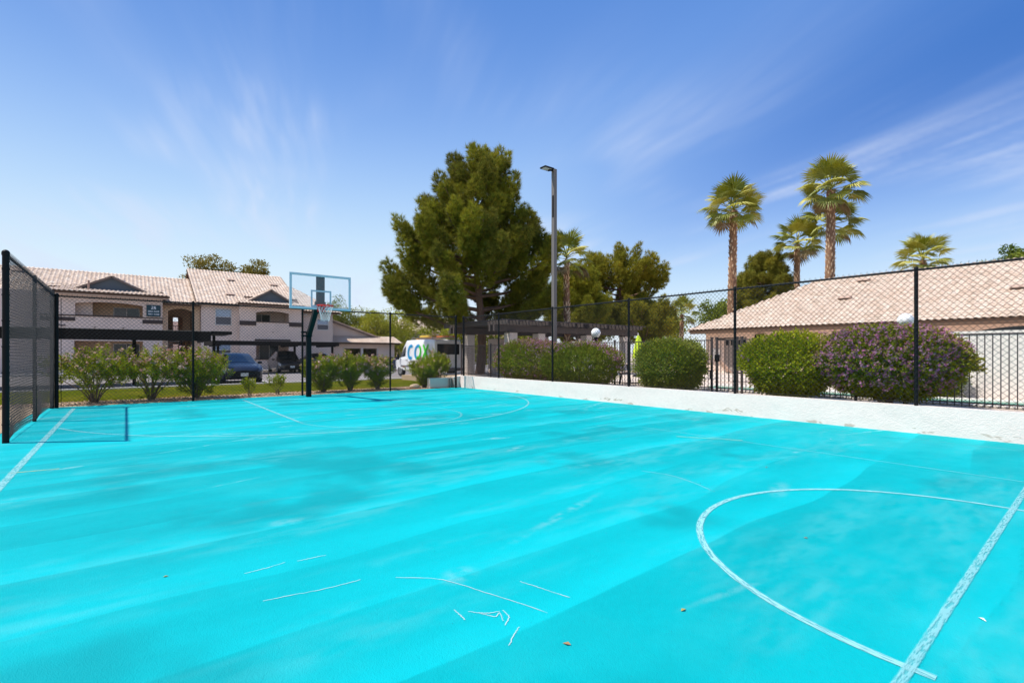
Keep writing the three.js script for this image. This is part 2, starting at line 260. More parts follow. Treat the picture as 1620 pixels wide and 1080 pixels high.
  // dry leaves and crumbs blown onto the paint
  const lf = new THREE.BufferGeometry(); lf.setAttribute('position', new THREE.Float32BufferAttribute([-0.02, 0.004, 0, 0, 0.012, 0.012, 0.03, 0.003, 0.002, -0.02, 0.004, 0, 0.03, 0.003, 0.002, 0.004, 0.01, -0.012], 3)); lf.computeVertexNormals();
  const lm = [mat([0.42, 0.34, 0.08], 0.8), mat([0.30, 0.18, 0.07], 0.8), mat([0.75, 0.74, 0.7], 0.8)];
  const spots = [[2.47, -1.58, 'yellow leaf fleck outside the near arc, just left of it'], [1.73, -1.75, 'yellow leaf fleck below the chalk scribble'], [3.67, -0.52, 'dry leaf beside the straight line at the lower right'], [5.49, -2.31, 'crumb on the far side of the near arc'], [6.4, -2.9, 'crumb on the court beyond the near arc towards the wall'], [9.4, -3.2, 'crumb on the court near the foot of the white wall'], [0.2, -3.9, 'crumb left of the chalk strokes'], [4.2, -1.6, 'pale crumb inside the near arc']];
  spots.forEach(([x, z, label], i) => { const o = shared('fallen_leaf', lf, lm[i % 3]); o.position.set(x, 0, z); o.rotation.y = i * 2.1; o.scale.setScalar(i < 3 ? 0.9 : 0.65); tag(o, label, 'leaf', 'crumbs blown onto the court'); });
}

// ================================================================ white kerb wall along the right side
{
  const t = thing('retaining_wall', 'low white plastered wall along the right edge of the turquoise court', 'wall');
  const W = 2048, H = 128, cv = dataTex(W, H, (u, v) => {
    const z = lerp(-17.9, 9, u), y = v * 0.5;
    let k = 0.88 + 0.08 * (fbm(z * 1.3, y * 5, 4) - 0.5) + 0.07 * (vn(z * 22, y * 40) - 0.5);
    let c = [k * 0.94, k * 0.755, k * 0.68];
    const chip = sstep(0.66, 0.72, fbm(z * 3.7 + 7, y * 9 + 2, 5)) * (y < 0.06 + 0.05 * vn(z * 5, 4) ? 1 : 0);          // plaster broken away along the foot
    c = c.map((p, i) => lerp(p, [0.42, 0.31, 0.23][i], chip * 0.65));
    for (const [cz, w] of [[-9.75, 0.13], [-9.35, 0.16], [-6.0, 0.15], [-5.75, 0.09]]) { const a = (z - cz) / w, b = (y - 0.10 - 0.02 * Math.sin(z * 30)) / 0.035, r = Math.abs(Math.hypot(a, b) - 0.75); if (r < 0.3 && fbm(z * 9, y * 30, 2) > 0.46) c = c.map((p, i) => lerp(p, [0.36, 0.25, 0.16][i], 0.6)); }   // brown scrawls
    return c.map(toS);
  }, true, false);
  const face = new THREE.PlaneGeometry(26.9, 0.5, 269, 6); { const p = face.attributes.position; for (let i = 0; i < p.count; i++) { const x = p.getX(i), y = p.getY(i) + 0.25; p.setZ(i, 0.010 * (fbm(x * 0.9, y * 2 + 5, 3) - 0.5) + 0.006 * (vn(x * 7, y * 9) - 0.5)); } face.computeVertexNormals(); }
  face.scale(-1, 1, 1); { const u = face.attributes.uv, p = face.attributes.position; for (let i = 0; i < p.count; i++) u.setX(i, 1 - u.getX(i)); const ix = face.index.array; for (let i = 0; i < ix.length; i += 3) [ix[i], ix[i + 1]] = [ix[i + 1], ix[i]]; face.computeVertexNormals(); }
  face.rotateY(-Math.PI / 2).translate(11.275, 0.25, -4.45);
  { const p = face.attributes.position, u = face.attributes.uv; for (let i = 0; i < p.count; i++) u.setXY(i, (p.getZ(i) + 17.9) / 26.9, p.getY(i) / 0.5); }
  const fm = new THREE.MeshPhysicalMaterial({ color: 0xffffff, map: cv, roughness: 0.92, bumpMap: rep(tStucco, 52, 0.97), bumpScale: 0.003 });
  mesh('plaster_face', face, fm, t, false);
  mesh('wall_core', [span(11.285, 11.55, -0.1, 0.495, -17.9, 9)], M.whiteWall, t);
  mesh('end_buttress', slab([V(10.98, 0.44, -17.98), V(11.55, 0.50, -17.98), V(11.55, 0.50, -18.26), V(10.98, 0.44, -18.26)], 0.47), mat([0.74, 0.68, 0.63], 0.9, { map: rep(tMottle, 0.8) }), t);
  mesh('return_wall', span(9.9, 10.95, -0.1, 0.42, -18.3, -18.08), M.whiteWall, t);
  mesh('drain_pipe', [cyl(0.035, 0.035, 0.40, 10.88, 0, -17.98, 10), cyl(0.035, 0.035, 0.40, 10.78, 0, -17.99, 10)], M.steelBrown, t);
}

// ================================================================ chain-link fences
const wireR = 0.0028;
function chainMesh(P, L, y0, y1, pitch = 0.102, phase = 0, curved = false) {          // P(s, y, o) -> point; s along the fence, o across it
  const out = [], h = y1 - y0;
  const w = (s0, a, s1, b, o) => { const n = curved ? Math.max(1, Math.round((s1 - s0) / 0.35)) : 1; for (let i = 0; i < n; i++) out.push(bar(P(lerp(s0, s1, i / n), lerp(a, b, i / n), o), P(lerp(s0, s1, (i + 1) / n), lerp(a, b, (i + 1) / n), o), wireR, 4)); };
  if (curved) for (let y = y0 + pitch / 2, r = 0; y < y1; y += pitch / 2, r++) for (let q = (r % 2) * pitch / 2 + phase; q < L; q += pitch) if (q > 0) out.push(bar(P(q, y, -0.011), P(q, y + 0.004, 0.011), wireR * 1.35, 4));   // where the wires hook round each other
  for (let k = -Math.ceil(h / pitch); k * pitch < L; k++) {
    const s = k * pitch + phase, a = Math.max(0, s), b = Math.min(L, s + h); if (b - a < 0.01) continue;
    w(a, y0 + a - s, b, y0 + b - s, 0.004); w(a, y1 - (a - s), b, y1 - (b - s), -0.004);
  }
  return out;
}
function fence(label, A, B, posts, y0, top, meshBottom, opt = {}) {
  const t = thing('chain_link_fence', label, 'fence', [A.x, 0, A.z]);
  const d = B.clone().sub(A), L = d.length(); d.normalize(); const n = V(-d.z, 0, d.x);
  const P = (s, y, o = 0) => { const b = (opt.bulge ?? 0) * Math.pow(Math.max(0, 1 - (y - meshBottom) / 1.4), 2) * Math.abs(Math.sin(s / 3.2 * Math.PI)); return V(d.x * s + n.x * (o + b), y, d.z * s + n.z * (o + b)); };
  for (const s of posts) {
    const end = s === posts[0] || s === posts[posts.length - 1], r = end ? 0.044 : 0.032, p = mesh('post', bar(P(s, y0), P(s, top - 0.02), r, 14), M.black, t, false);
    const c = new THREE.SphereGeometry(r * 1.15, 12, 8, 0, Math.PI * 2, 0, Math.PI / 2); const q = P(s, top - 0.02); mesh('post_cap', [c.translate(q.x, q.y, q.z), bar(P(s, top - 0.06), P(s, top - 0.018), r * 1.16, 14)], M.black, p, false);
    const ties = []; for (let y = meshBottom + 0.25; y < top - 0.1; y += 0.42) ties.push(bar(P(s, y - 0.012), P(s, y + 0.012), r * 1.13, 12)); mesh('tie_bands', ties, M.black, p, false).userData.kind = 'stuff';
  }
  mesh('top_rail', bar(P(posts[0], top - 0.05), P(posts[posts.length - 1], top - 0.05), 0.021, 10), M.blackRail, t, false);
  mesh('tension_wire', bar(P(posts[0], meshBottom + 0.02), P(posts[posts.length - 1], meshBottom + 0.02), 0.004, 6), M.wire, t, false);
  for (let i = 0; i + 1 < posts.length; i++) {
    const s0 = posts[i], s1 = posts[i + 1];
    const g = chainMesh((s, y, o) => P(s0 + s, y, o + 0.035), s1 - s0, meshBottom, top - 0.02, 0.102, i * 0.03, !!opt.bulge);
    // knuckled ends standing over the rail
    for (let k = 0; k * 0.102 < s1 - s0; k++) { const s = s0 + k * 0.102; g.push(bar(P(s, top - 0.03, 0.035), P(s + 0.012, top + 0.012, 0.03), wireR, 4)); }
    const m = mesh('wire_mesh', g, M.wire, t, false); m.userData.kind = 'stuff';
  }
  if (opt.tension) mesh('tension_bar', bar(P(posts[0] + 0.09, meshBottom), P(posts[0] + 0.09, top - 0.12), 0.008, 6), M.black, t, false);
  return t;
}
fence('short dark chain-link fence of two bays at the left edge of the court', V(-1.53, 0, -11.32), V(-1.53, 0, -17.75), [0, 3.2, 6.36], 0, 3.1, 0.05, { bulge: -0.07 });
fence('black chain-link fence across the back of the court behind the hoop', V(-1.45, 0, -17.75), V(11.0, 0, -17.75), [0, 3.06, 6.23, 9.45, 12.4], 0, 3.03, 0.04, { tension: true });
fence('black chain-link fence standing on the white wall', V(11.4, 0, -17.85), V(11.4, 0, 7), [0, 2.53, 5.59, 8.81, 11.95, 15.36, 18.6, 21.8, 24.8], 0.48, 3.03, 0.53);

// ================================================================ basketball hoop
{
  const t = thing('basketball_hoop', 'black gooseneck basketball hoop with clear backboard in front of the back fence', 'basketball hoop', [4.83, 0, -17.2]);
  const cx = -0.13, bz = 1.77, y0 = 2.79, y1 = 3.86, dk = mat([0.006, 0.009, 0.010], 0.5, { specularIntensity: 0.3 });
  mesh('post', rbox(0.15, 2.18, 0.15, 0.012, 0, 1.09, 0), dk, t);
  mesh('arm', [beam(V(0, 2.02, -0.02), V(cx, 3.02, 1.46), 0.14, 0.15), box(0.12, 0.12, 0.3, cx, 3.02, 1.5)], dk, t);
  mesh('clamp', [rbox(0.26, 0.05, 0.2, 0.01, -0.03, 2.16, 0), rbox(0.26, 0.05, 0.2, 0.01, -0.03, 2.04, 0), box(0.1, 0.06, 0.1, -0.18, 2.16, 0), box(0.1, 0.06, 0.1, -0.18, 2.04, 0)], dk, t);
  mesh('backboard_mount', [rbox(0.25, 0.98, 0.06, 0.01, cx, 3.33, bz - 0.07), box(0.3, 0.2, 0.12, cx, 2.93, bz - 0.1)], dk, t);
  const bb = mesh('backboard', new THREE.PlaneGeometry(1.74, y1 - y0 - 0.1).translate(cx, (y0 + y1) / 2, bz), mat([0.88, 0.93, 0.98], 0.08, { side: THREE.DoubleSide, transmission: 0.93, thickness: 0, specularIntensity: 1 }), t);
  const fr = mat([0.50, 0.60, 0.66], 0.5);
  const w = 0.915, fw = 0.07;
  mesh('frame', [rbox(2 * w, fw, 0.045, 0.008, cx, y1 - fw / 2, bz), rbox(2 * w, fw, 0.045, 0.008, cx, y0 + fw / 2, bz), rbox(fw, y1 - y0 - 2 * fw - 0.004, 0.045, 0.008, cx - w + fw / 2, (y0 + y1) / 2, bz), rbox(fw, y1 - y0 - 2 * fw - 0.004, 0.045, 0.008, cx + w - fw / 2, (y0 + y1) / 2, bz)], fr, bb);
  const sq = mat([0.42, 0.52, 0.58], 0.5), sy0 = y0 + 0.10, sy1 = y0 + 0.56, sw = 0.305, pz = bz + 0.010;
  mesh('target_square', [box(2 * sw, 0.05, 0.004, cx, sy1, pz), box(2 * sw, 0.05, 0.004, cx, sy0, pz), box(0.05, sy1 - sy0 - 0.054, 0.004, cx - sw + 0.025, (sy0 + sy1) / 2, pz), box(0.05, sy1 - sy0 - 0.054, 0.004, cx + sw - 0.025, (sy0 + sy1) / 2, pz)], sq, bb);
  const red = mat([0.60, 0.018, 0.014], 0.45, { specularIntensity: 0.4 }), ry = 2.88, rz = bz + 0.40;
  const rim = mesh('rim', [new THREE.TorusGeometry(0.23, 0.016, 8, 36).rotateX(Math.PI / 2).translate(cx, ry, rz), rbox(0.16, 0.02, 0.2, 0.006, cx, ry - 0.005, bz + 0.1), rbox(0.24, 0.20, 0.014, 0.006, cx, ry - 0.06, bz + 0.022), bar(V(cx - 0.1, ry - 0.12, bz + 0.03), V(cx - 0.16, ry - 0.01, rz - 0.16), 0.008, 6), bar(V(cx + 0.1, ry - 0.12, bz + 0.03), V(cx + 0.16, ry - 0.01, rz - 0.16), 0.008, 6), ...Array.from({ length: 12 }, (_, i) => { const a = i / 12 * Math.PI * 2; return new THREE.TorusGeometry(0.012, 0.003, 4, 8).translate(cx + Math.cos(a) * 0.23, ry - 0.018, rz + Math.sin(a) * 0.23); })], red, t, false);
  const cords = [], rad = (k) => 0.225 - 0.115 * Math.pow(k / 6, 0.7) + (k === 6 ? 0.012 : 0), NP = (i, k) => { const a = (i + (k % 2) * 0.5) / 12 * Math.PI * 2, r = rad(k); return V(cx + Math.cos(a) * r, ry - 0.02 - k * 0.072 - (k === 6 ? 0.02 * Math.sin(i * 3.7) : 0), rz + Math.sin(a) * r); };
  for (let k = 0; k < 6; k++) for (let i = 0; i < 12; i++) { const j = k % 2 ? i + 1 : i - 1; cords.push(bar(NP(i, k), NP(i, k + 1), 0.0045, 4)); cords.push(bar(NP(i, k), NP(k % 2 ? (i + 1) % 12 : (i + 11) % 12, k + 1), 0.0045, 4)); }
  mesh('net', cords, mat([0.82, 0.82, 0.82], 0.8), rim, false);
}

// ================================================================ roof tiles
const TW = 0.26, TE = 0.36;
const tileGeo = (() => {                       // one curved tile: x across, z up the slope, y off the roof
  const prof = []; for (let i = 0; i <= 6; i++) { const u = i / 6; prof.push([u * TW * 0.985, i < 5 ? 0.052 * Math.sin(Math.PI * i / 4.6) : 0.004]); }
  const p = []; const quad = (a, b, c, d) => p.push(...a, ...b, ...c, ...a, ...c, ...d);
  for (let i = 0; i < 6; i++) { const [x0, h0] = prof[i], [x1, h1] = prof[i + 1];
    quad([x0, h0 + 0.034, 0], [x1, h1 + 0.034, 0], [x1, h1 + 0.006, -TE - 0.05], [x0, h0 + 0.006, -TE - 0.05]);
    quad([x0, h0 + 0.034, 0], [x0, h0 + 0.012, 0.002], [x1, h1 + 0.012, 0.002], [x1, h1 + 0.034, 0]); }
  const g = new THREE.BufferGeometry(); g.setAttribute('position', new THREE.Float32BufferAttribute(p, 3)); g.computeVertexNormals(); return plain(g);
})();
const tones = [[0.61, 0.475, 0.37], [0.56, 0.42, 0.315], [0.65, 0.53, 0.42], [0.50, 0.385, 0.29], [0.68, 0.58, 0.475]];
const tileM = tones.map((c) => mat(c, 0.85)), tileV = mat([1, 1, 1], 0.85, { vertexColors: true });
const ridgeGeo = (() => { const g = new THREE.CylinderGeometry(0.12, 0.10, 0.42, 8, 1, true, -Math.PI / 2, Math.PI); g.rotateX(Math.PI / 2); return plain(g); })();
// O: lower left corner of the slope, U along the eave, S up the slope; keep(u, v) says where tiles lie; near: how many are single meshes
function tileRoof(parent, O, U, S, lu, lv, keep, near = 0, score) {
  const N = V().crossVectors(U, S).normalize(); if (N.y < 0) N.negate(); const Zd = S.clone().negate();
  const right = V().crossVectors(N, Zd);      // keep a right-handed basis
  const flip = right.dot(U) < 0, list = [];
  for (let r = 0; r * TE < lv; r++) for (let k = 0; k * TW < lu; k++) { const u = k * TW, v = r * TE; if (!keep(u + TW / 2, v + TE / 2)) continue;
    const p = O.clone().addScaledVector(U, flip ? u + TW : u).addScaledVector(S, v); list.push({ p, s: score ? score(p) : 0, tone: Math.floor(R() * R() * 5) % 5, j: rr(-0.012, 0.012), h: rr(0, 0.012) }); }
  if (near) list.sort((a, b) => a.s - b.s);
  const B = new THREE.Matrix4(), pos = [], nor = [], col = [], tp = tileGeo.attributes.position, tn = tileGeo.attributes.normal, q = V();
  list.forEach((t, i) => {
    B.makeBasis(right, N, Zd); const base = t.p.clone().addScaledVector(N, t.h).addScaledVector(S, t.j); B.setPosition(base);
    if (i < near) { const o = shared('roof_tile', tileGeo, tileM[t.tone], parent); o.applyMatrix4(B); return; }
    const c = tones[t.tone], w = rr(0.93, 1.07);
    for (let m = 0; m < tp.count; m++) { q.fromBufferAttribute(tp, m).applyMatrix4(B); pos.push(q.x, q.y, q.z); q.fromBufferAttribute(tn, m).transformDirection(B); nor.push(q.x, q.y, q.z); col.push(c[0] * w, c[1] * w, c[2] * w); }
  });
  if (pos.length) { const g = new THREE.BufferGeometry(); g.setAttribute('position', new THREE.Float32BufferAttribute(pos, 3)); g.setAttribute('normal', new THREE.Float32BufferAttribute(nor, 3)); g.setAttribute('color', new THREE.Float32BufferAttribute(col, 3)); g.setAttribute('uv', new THREE.Float32BufferAttribute(new Float32Array(pos.length / 3 * 2), 2));
    const o = shared('roof_tiles', g, tileV, parent); o.userData.kind = 'stuff'; }
}
function ridgeRow(parent, a, b) {              // capping tiles along a ridge, hip or verge
  const d = b.clone().sub(a), L = d.length(), n = Math.max(1, Math.round(L / 0.36)), out = []; d.normalize();
  const m = new THREE.Matrix4().lookAt(a, b, V(0, 1, 0));
  for (let i = 0; i < n; i++) { const g = ridgeGeo.clone().applyMatrix4(m); const p = a.clone().addScaledVector(d, (i + 0.5) / n * L); g.translate(p.x, p.y + 0.03 + rr(-0.006, 0.006), p.z); const c = tones[Math.floor(R() * 4)], k = new Float32Array(g.attributes.position.count * 3); for (let j = 0; j < k.length; j++) k[j] = c[j % 3]; g.setAttribute('color', new THREE.BufferAttribute(k, 3)); out.push(g); }
  const o = mesh('ridge_caps', out, tileV, parent, false); o.userData.kind = 'stuff'; return o;
}
const ZX = V(1, 0, 0);
const slope = (dz, dy) => V(0, dy, -dz).normalize();
function rebase(root, x, y, z) { for (const c of root.children) { c.position.x -= x; c.position.y -= y; c.position.z -= z; } root.position.set(x, y, z); return root; }
function roofVent(parent, p, U, S) { const N = V().crossVectors(U, S).normalize(); if (N.y < 0) N.negate(); const m = new THREE.Matrix4().makeBasis(U, N, V().crossVectors(U, N)); const g = new RoundedBoxGeometry(0.62, 0.16, 0.34, 2, 0.02).applyMatrix4(m); g.translate(p.x + N.x * 0.1, p.y + N.y * 0.1, p.z + N.z * 0.1); const o = mesh('roof_vent', g, mat([0.46, 0.32, 0.24], 0.8), parent); const s = new THREE.BoxGeometry(0.54, 0.07, 0.02).applyMatrix4(m); const f = S.clone().multiplyScalar(-0.172); s.translate(p.x + N.x * 0.1 + f.x, p.y + N.y * 0.1 + f.y, p.z + N.z * 0.1 + f.z); mesh('vent_slot', s, M.trim, o); return o; }

// a window set into a wall facing +z: outer frame, blind behind the upper pane, screen over the lower one
function windowUnit(parent, x0, x1, y0, y1, z) {
  const w = mesh('window', [span(x0 - 0.05, x1 + 0.05, y1, y1 + 0.06, z, z + 0.03), span(x0 - 0.05, x1 + 0.05, y0 - 0.07, y0, z, z + 0.05), span(x0 - 0.05, x0, y0, y1, z, z + 0.03), span(x1, x1 + 0.05, y0, y1, z, z + 0.03), span(x0, x1, (y0 + y1) / 2 - 0.02, (y0 + y1) / 2 + 0.02, z - 0.03, z + 0.02)], M.frameWhite, parent);
  const bl = []; for (let y = (y0 + y1) / 2 + 0.04; y < y1; y += 0.06) bl.push(box(x1 - x0, 0.048, 0.006, (x0 + x1) / 2, y, z - 0.07)); const b = mesh('blind', bl, M.blind, w); b.userData.kind = 'stuff';
  mesh('upper_pane', span(x0, x1, (y0 + y1) / 2 + 0.02, y1, z - 0.045, z - 0.04), mat([0.9, 0.95, 1], 0.03, { transmission: 0.9, thickness: 0 }), w);
  mesh('insect_screen', span(x0, x1, y0, (y0 + y1) / 2 - 0.02, z - 0.03, z - 0.025), M.screen, w);
  return w;
}
function slidingDoor(parent, x0, x1, y0, y1, z) {
  const f = 0.05, w = mesh('sliding_door', [span(x0, x1, y1 - f, y1, z, z + 0.05), span(x0, x0 + f, y0, y1 - f, z, z + 0.05), span(x1 - f, x1, y0, y1 - f, z, z + 0.05), span((x0 + x1) / 2 - f / 2, (x0 + x1) / 2 + f / 2, y0, y1 - f, z, z + 0.05)], M.frameWhite, parent);
  mesh('pane', span(x0 + f, (x0 + x1) / 2 - f / 2, y0, y1 - f, z + 0.005, z + 0.015), mat([0.13, 0.125, 0.12], 0.2), w);
  mesh('pane', span((x0 + x1) / 2 + f / 2, x1 - f, y0, y1 - f, z + 0.005, z + 0.015), M.glassDark, w);
  return w;
}
function railing(parent, a, b, y0, y1) { const L = a.distanceTo(b), n = Math.round(L / 0.13), r = mesh('railing', bar(V(a.x, y1, a.z), V(b.x, y1, b.z), 0.025, 6), M.iron, parent, false); mesh('lower_rail', bar(V(a.x, y0 + 0.08, a.z), V(b.x, y0 + 0.08, b.z), 0.02, 6), M.iron, r, false); const g = []; for (let i = 0; i <= n; i++) { const p = a.clone().lerp(b, i / n); g.push(bar(V(p.x, y0, p.z), V(p.x, y1, p.z), 0.011, 5)); } mesh('balusters', g, M.iron, r, false).userData.kind = 'stuff'; return r; }

// ================================================================ the apartment building
{
  const t = thing('apartment_building', 'two-storey beige apartment building with tan tiled roofs and arched balconies', 'building');
  const W = (name, geos, m) => mesh(name, geos, m, t);
  // ---- first block: projecting bay with a balcony over a patio
  const zf = -46, at = (g, z) => g.translate(0, 0, z);
  W('bay_wall', [at(wallShape(-14, 2.2, 0, 5.72, [[-2.8, 1.0, 4.15, 5.0, 0.15], [-2.85, 1.0, 1.0, 2.35], [-11.5, -7.5, 4.15, 5.0, 0.15], [-11.5, -7.5, 1.0, 2.35]], 0.22), zf), span(1.98, 2.2, 0, 5.72, -47.4, -46.225), span(-3.1, -2.9, 0, 5.6, -48, -46.225), span(1.05, 1.2, 0, 5.6, -48, -46.225)], M.stucco);
  W('balcony_back_wall', span(-14, 2.2, 0, 5.72, -48.2, -48.0), M.stuccoWarmLit);
  W('balcony_floor', span(-2.895, 1.045, 2.62, 2.82, -47.99, -46.225), M.stucco);
  W('balcony_ceiling', span(-2.895, 1.045, 5.24, 5.34, -47.99, -46.225), M.stuccoWarmLit);
  W('balcony_cap', [span(-4.6, 2.25, 4.09, 4.16, -45.99, -45.94), span(-2.8, 1.0, 4.15, 4.19, -46.22, -45.95)], M.trim);
  W('wall_band', span(-4.6, -2.8, 3.74, 3.98, -45.995, -45.955), M.trim); W('wall_band', span(0.98, 2.23, 3.70, 3.98, -45.995, -45.955), M.trim);
  W('patio_sill', span(-3.0, 1.1, 0.93, 1.0, -46.2, -45.93), M.trim);
  W('storage_closet', span(-2.89, -1.9, 2.83, 5.2, -47.98, -46.7), M.stucco);
  W('wall_plaque', span(-3.7, -3.3, 3.36, 3.46, -45.995, -45.96), M.trimSoft);
  slidingDoor(t, -0.75, 0.85, 2.83, 4.95, -47.99); slidingDoor(t, -0.75, 0.85, 0.12, 2.2, -47.99); slidingDoor(t, -10.2, -8.4, 2.83, 4.95, -47.99);
  for (const x of [-1.75, -0.15]) W('downlight', cyl(0.05, 0.05, 0.05, x, 3.3, -45.97, 8), M.black);
  // ---- breezeway with stairs between the blocks
  W('breezeway_arch', at(wallShape(2.205, 4.72, 0, 5.3, [[2.6, 4.25, 0, 4.8, 0.22]], 0.3), -47.0), M.stuccoWarmLit);
  W('breezeway_inner_arch', at(wallShape(2.5, 4.46, 2.8, 5.28, [[2.75, 3.9, 2.81, 4.55, 0.2]], 0.25), -51.5), M.stuccoWarmLit);
  W('breezeway_walls', [span(2.25, 2.45, 0, 5.28, -58, -47.31), span(4.47, 4.74, 0, 5.28, -58, -47.31)], M.stuccoWarmLit);
  W('breezeway_ceiling', span(2.25, 4.74, 5.29, 5.4, -58, -47.02), M.stuccoWarmLit);
  W('landing', span(2.46, 3.55, 2.62, 2.8, -53.8, -49.4), M.concrete);
  railing(t, V(2.5, 0, -49.45), V(3.5, 0, -49.45), 2.8, 3.75);
  { const st = mesh('staircase', [beam(V(2.52, 0.1, -47.6), V(2.52, 2.7, -49.4), 0.06, 0.22), beam(V(3.5, 0.1, -47.6), V(3.5, 2.7, -49.4), 0.06, 0.22)], M.trim, t); for (let i = 0; i < 13; i++) mesh('stair_tread', box(0.94, 0.05, 0.26, 3.01, 0.22 + i * 0.2, -47.65 - i * 0.138), M.concrete, st); }
  W('stair_post', span(3.62, 3.72, 0, 2.8, -49.5, -49.4), M.trim);
  W('breezeway_back', [span(2.46, 3.55, 0, 5.2, -57.2, -57), span(3.95, 4.46, 0, 5.2, -57.2, -57), span(3.551, 3.949, 2.3, 2.9, -57.2, -57), span(3.551, 3.949, 4.9, 5.2, -57.2, -57)], M.stuccoWarmLit);
  W('inner_landing', span(3.56, 4.46, 2.62, 2.8, -56.9, -52), M.concrete);
  W('courtyard_wall', span(0, 9, 0, 5, -66.2, -66), M.stucco);
  W('unit_door', span(4.42, 4.46, 0.1, 2.15, -49.6, -48.7), M.door);
  // ---- second block
  W('block_wall', [at(wallShape(4.76, 7.55, 0, 5.5, [[5.78, 6.86, 3.84, 5.08], [5.74, 6.82, 1.12, 2.36]], 0.25), -46.5), span(4.76, 5.0, 0, 5.5, -60, -46.76), span(4.76, 12.3, 0, 5.5, -60, -59.8)], M.stucco);
  W('gable_wall', (() => { const s = new THREE.Shape([[46.1, 5.5], [61.9, 5.5], [54, 8.95]].map((p) => new THREE.Vector2(...p))); return new THREE.ExtrudeGeometry(s, { depth: 0.2, bevelEnabled: false }).rotateY(Math.PI / 2).translate(4.7, 0, 0); })(), M.stuccoWarmLit);
  windowUnit(t, 5.78, 6.86, 3.84, 5.08, -46.5); windowUnit(t, 5.74, 6.82, 1.12, 2.36, -46.5);
  W('room_back', span(5.4, 7.2, 0.9, 5.4, -46.95, -46.85), M.screen);
  W('bay_wall', [at(wallShape(7.4, 12.25, 0, 5.55, [[8.6, 11.2, 4.12, 4.9, 0.16], [8.6, 11.2, 1.0, 2.3]], 0.22), -45.7), span(7.4, 7.6, 0, 5.55, -46.5, -45.925), span(12.05, 12.25, 0, 5.55, -47.0, -45.925), span(8.3, 8.5, 0, 5.5, -47.6, -45.925), span(11.3, 11.5, 0, 5.5, -47.6, -45.925)], M.stucco);
  W('balcony_back_wall', span(7.7, 12.2, 0.1, 5.5, -47.8, -47.62), M.stuccoGrey);
  W('balcony_floor', span(8.505, 11.295, 2.6, 2.8, -47.61, -45.93), M.stucco);
  W('balcony_ceiling', span(8.505, 11.295, 5.22, 5.32, -47.61, -45.93), M.stuccoGrey);
  W('balcony_cap', span(8.5, 11.3, 4.09, 4.15, -45.93, -45.65), M.trim);
  W('wall_band', span(7.36, 8.6, 3.80, 4.16, -45.695, -45.65), M.trim); W('wall_band', span(11.2, 12.3, 3.80, 4.16, -45.695, -45.65), M.trim);
  W('patio_beam', span(8.5, 11.3, 2.36, 2.66, -45.695, -45.62), M.trim);
  W('patio_sill', span(8.5, 11.3, 0.93, 1.0, -45.93, -45.63), M.trim);
  slidingDoor(t, 8.7, 10.1, 2.81, 4.9, -47.61); slidingDoor(t, 9.2, 10.8, 0.12, 2.2, -47.61);
  W('downlight', cyl(0.05, 0.05, 0.05, 9.9, 3.25, -45.67, 8), M.black);
  // ---- third block
  W('end_block_wall', [at(wallShape(12.3, 15.35, 0, 5.3, [[13.95, 14.93, 3.68, 4.58]], 0.25), -46.9), span(15.1, 15.35, 0, 5.3, -58, -47.16)], M.stuccoGrey);
  windowUnit(t, 13.95, 14.93, 3.68, 4.58, -46.9); W('room_back', span(13.7, 15.05, 3.4, 4.9, -47.3, -47.2), M.screen);
  W('wall_lamp', [rbox(0.32, 0.14, 0.16, 0.03, 12.85, 4.98, -46.8)], M.frameWhite);
  // ---- roofs: slab under the tiles, tiles on top
  const roof = (name, pts, m = M.fascia) => mesh(name, slab(pts, 0.16), m, t);
  { // main roof of the first block
    const a = V(-14, 5.32, -46.1), b = V(4.62, 5.32, -46.1), c = V(4.62, 7.92, -52.1), d = V(-14, 7.92, -52.1);
    const r = roof('main_roof', [a, b, c, d]); mesh('back_slope', slab([d, c, V(4.62, 5.32, -58.1), V(-14, 5.32, -58.1)], 0.16), M.fascia, r);
    const S = slope(6, 2.6); tileRoof(r, a, ZX, S, 18.6, 6.54, (u, v) => !(u > 9.6 && u < 16.5 && v < 2.4) || v > 2.4); ridgeRow(r, d, c);
    for (const [u, v] of [[5.0, 5.0], [13.6, 4.9], [7.7, 5.4]]) roofVent(r, a.clone().addScaledVector(ZX, u).addScaledVector(S, v), ZX, S);
  }
  function bayRoof(x0, x1, z0, y0, dep, pitch, hip, gx, gw, gz, gy) {
    const y1 = y0 + dep * pitch, a = V(x0, y0, z0), b = V(x1, y0, z0), c = V(x1 - hip, y1, z0 - dep), d = V(x0 + hip, y1, z0 - dep);
    const r = roof('bay_roof', [a, b, c, d]), S = slope(1, pitch), L = Math.hypot(dep, dep * pitch);
    tileRoof(r, a, ZX, S, x1 - x0, L, (u, v) => { const h = hip * v / L; const inG = Math.abs(u + x0 - gx) < gw * 0.9 && v > (z0 - gz) - 0.05; return u > h && u < x1 - x0 - h && !inG; });
    ridgeRow(r, a, d); ridgeRow(r, b, c);
    mesh('side_slope', slab([a, d, V(x0, y0, z0 - dep - 2)], 0.1), tileM[1], r); mesh('side_slope', slab([b, V(x1, y0, z0 - dep - 2), c], 0.1), tileM[1], r);
    // little gable standing on the bay roof
    const by = y0 + (z0 - gz) * pitch - 0.05, gt = mesh('gable_panel', (() => { const s = new THREE.Shape([[gx - gw, by], [gx + gw, by], [gx, gy]].map((p) => new THREE.Vector2(...p))); return new THREE.ExtrudeGeometry(s, { depth: 0.06, bevelEnabled: false }).translate(0, 0, gz - 0.06); })(), M.gable, t);
    const e = 0.22, k = (gy - by) / gw;
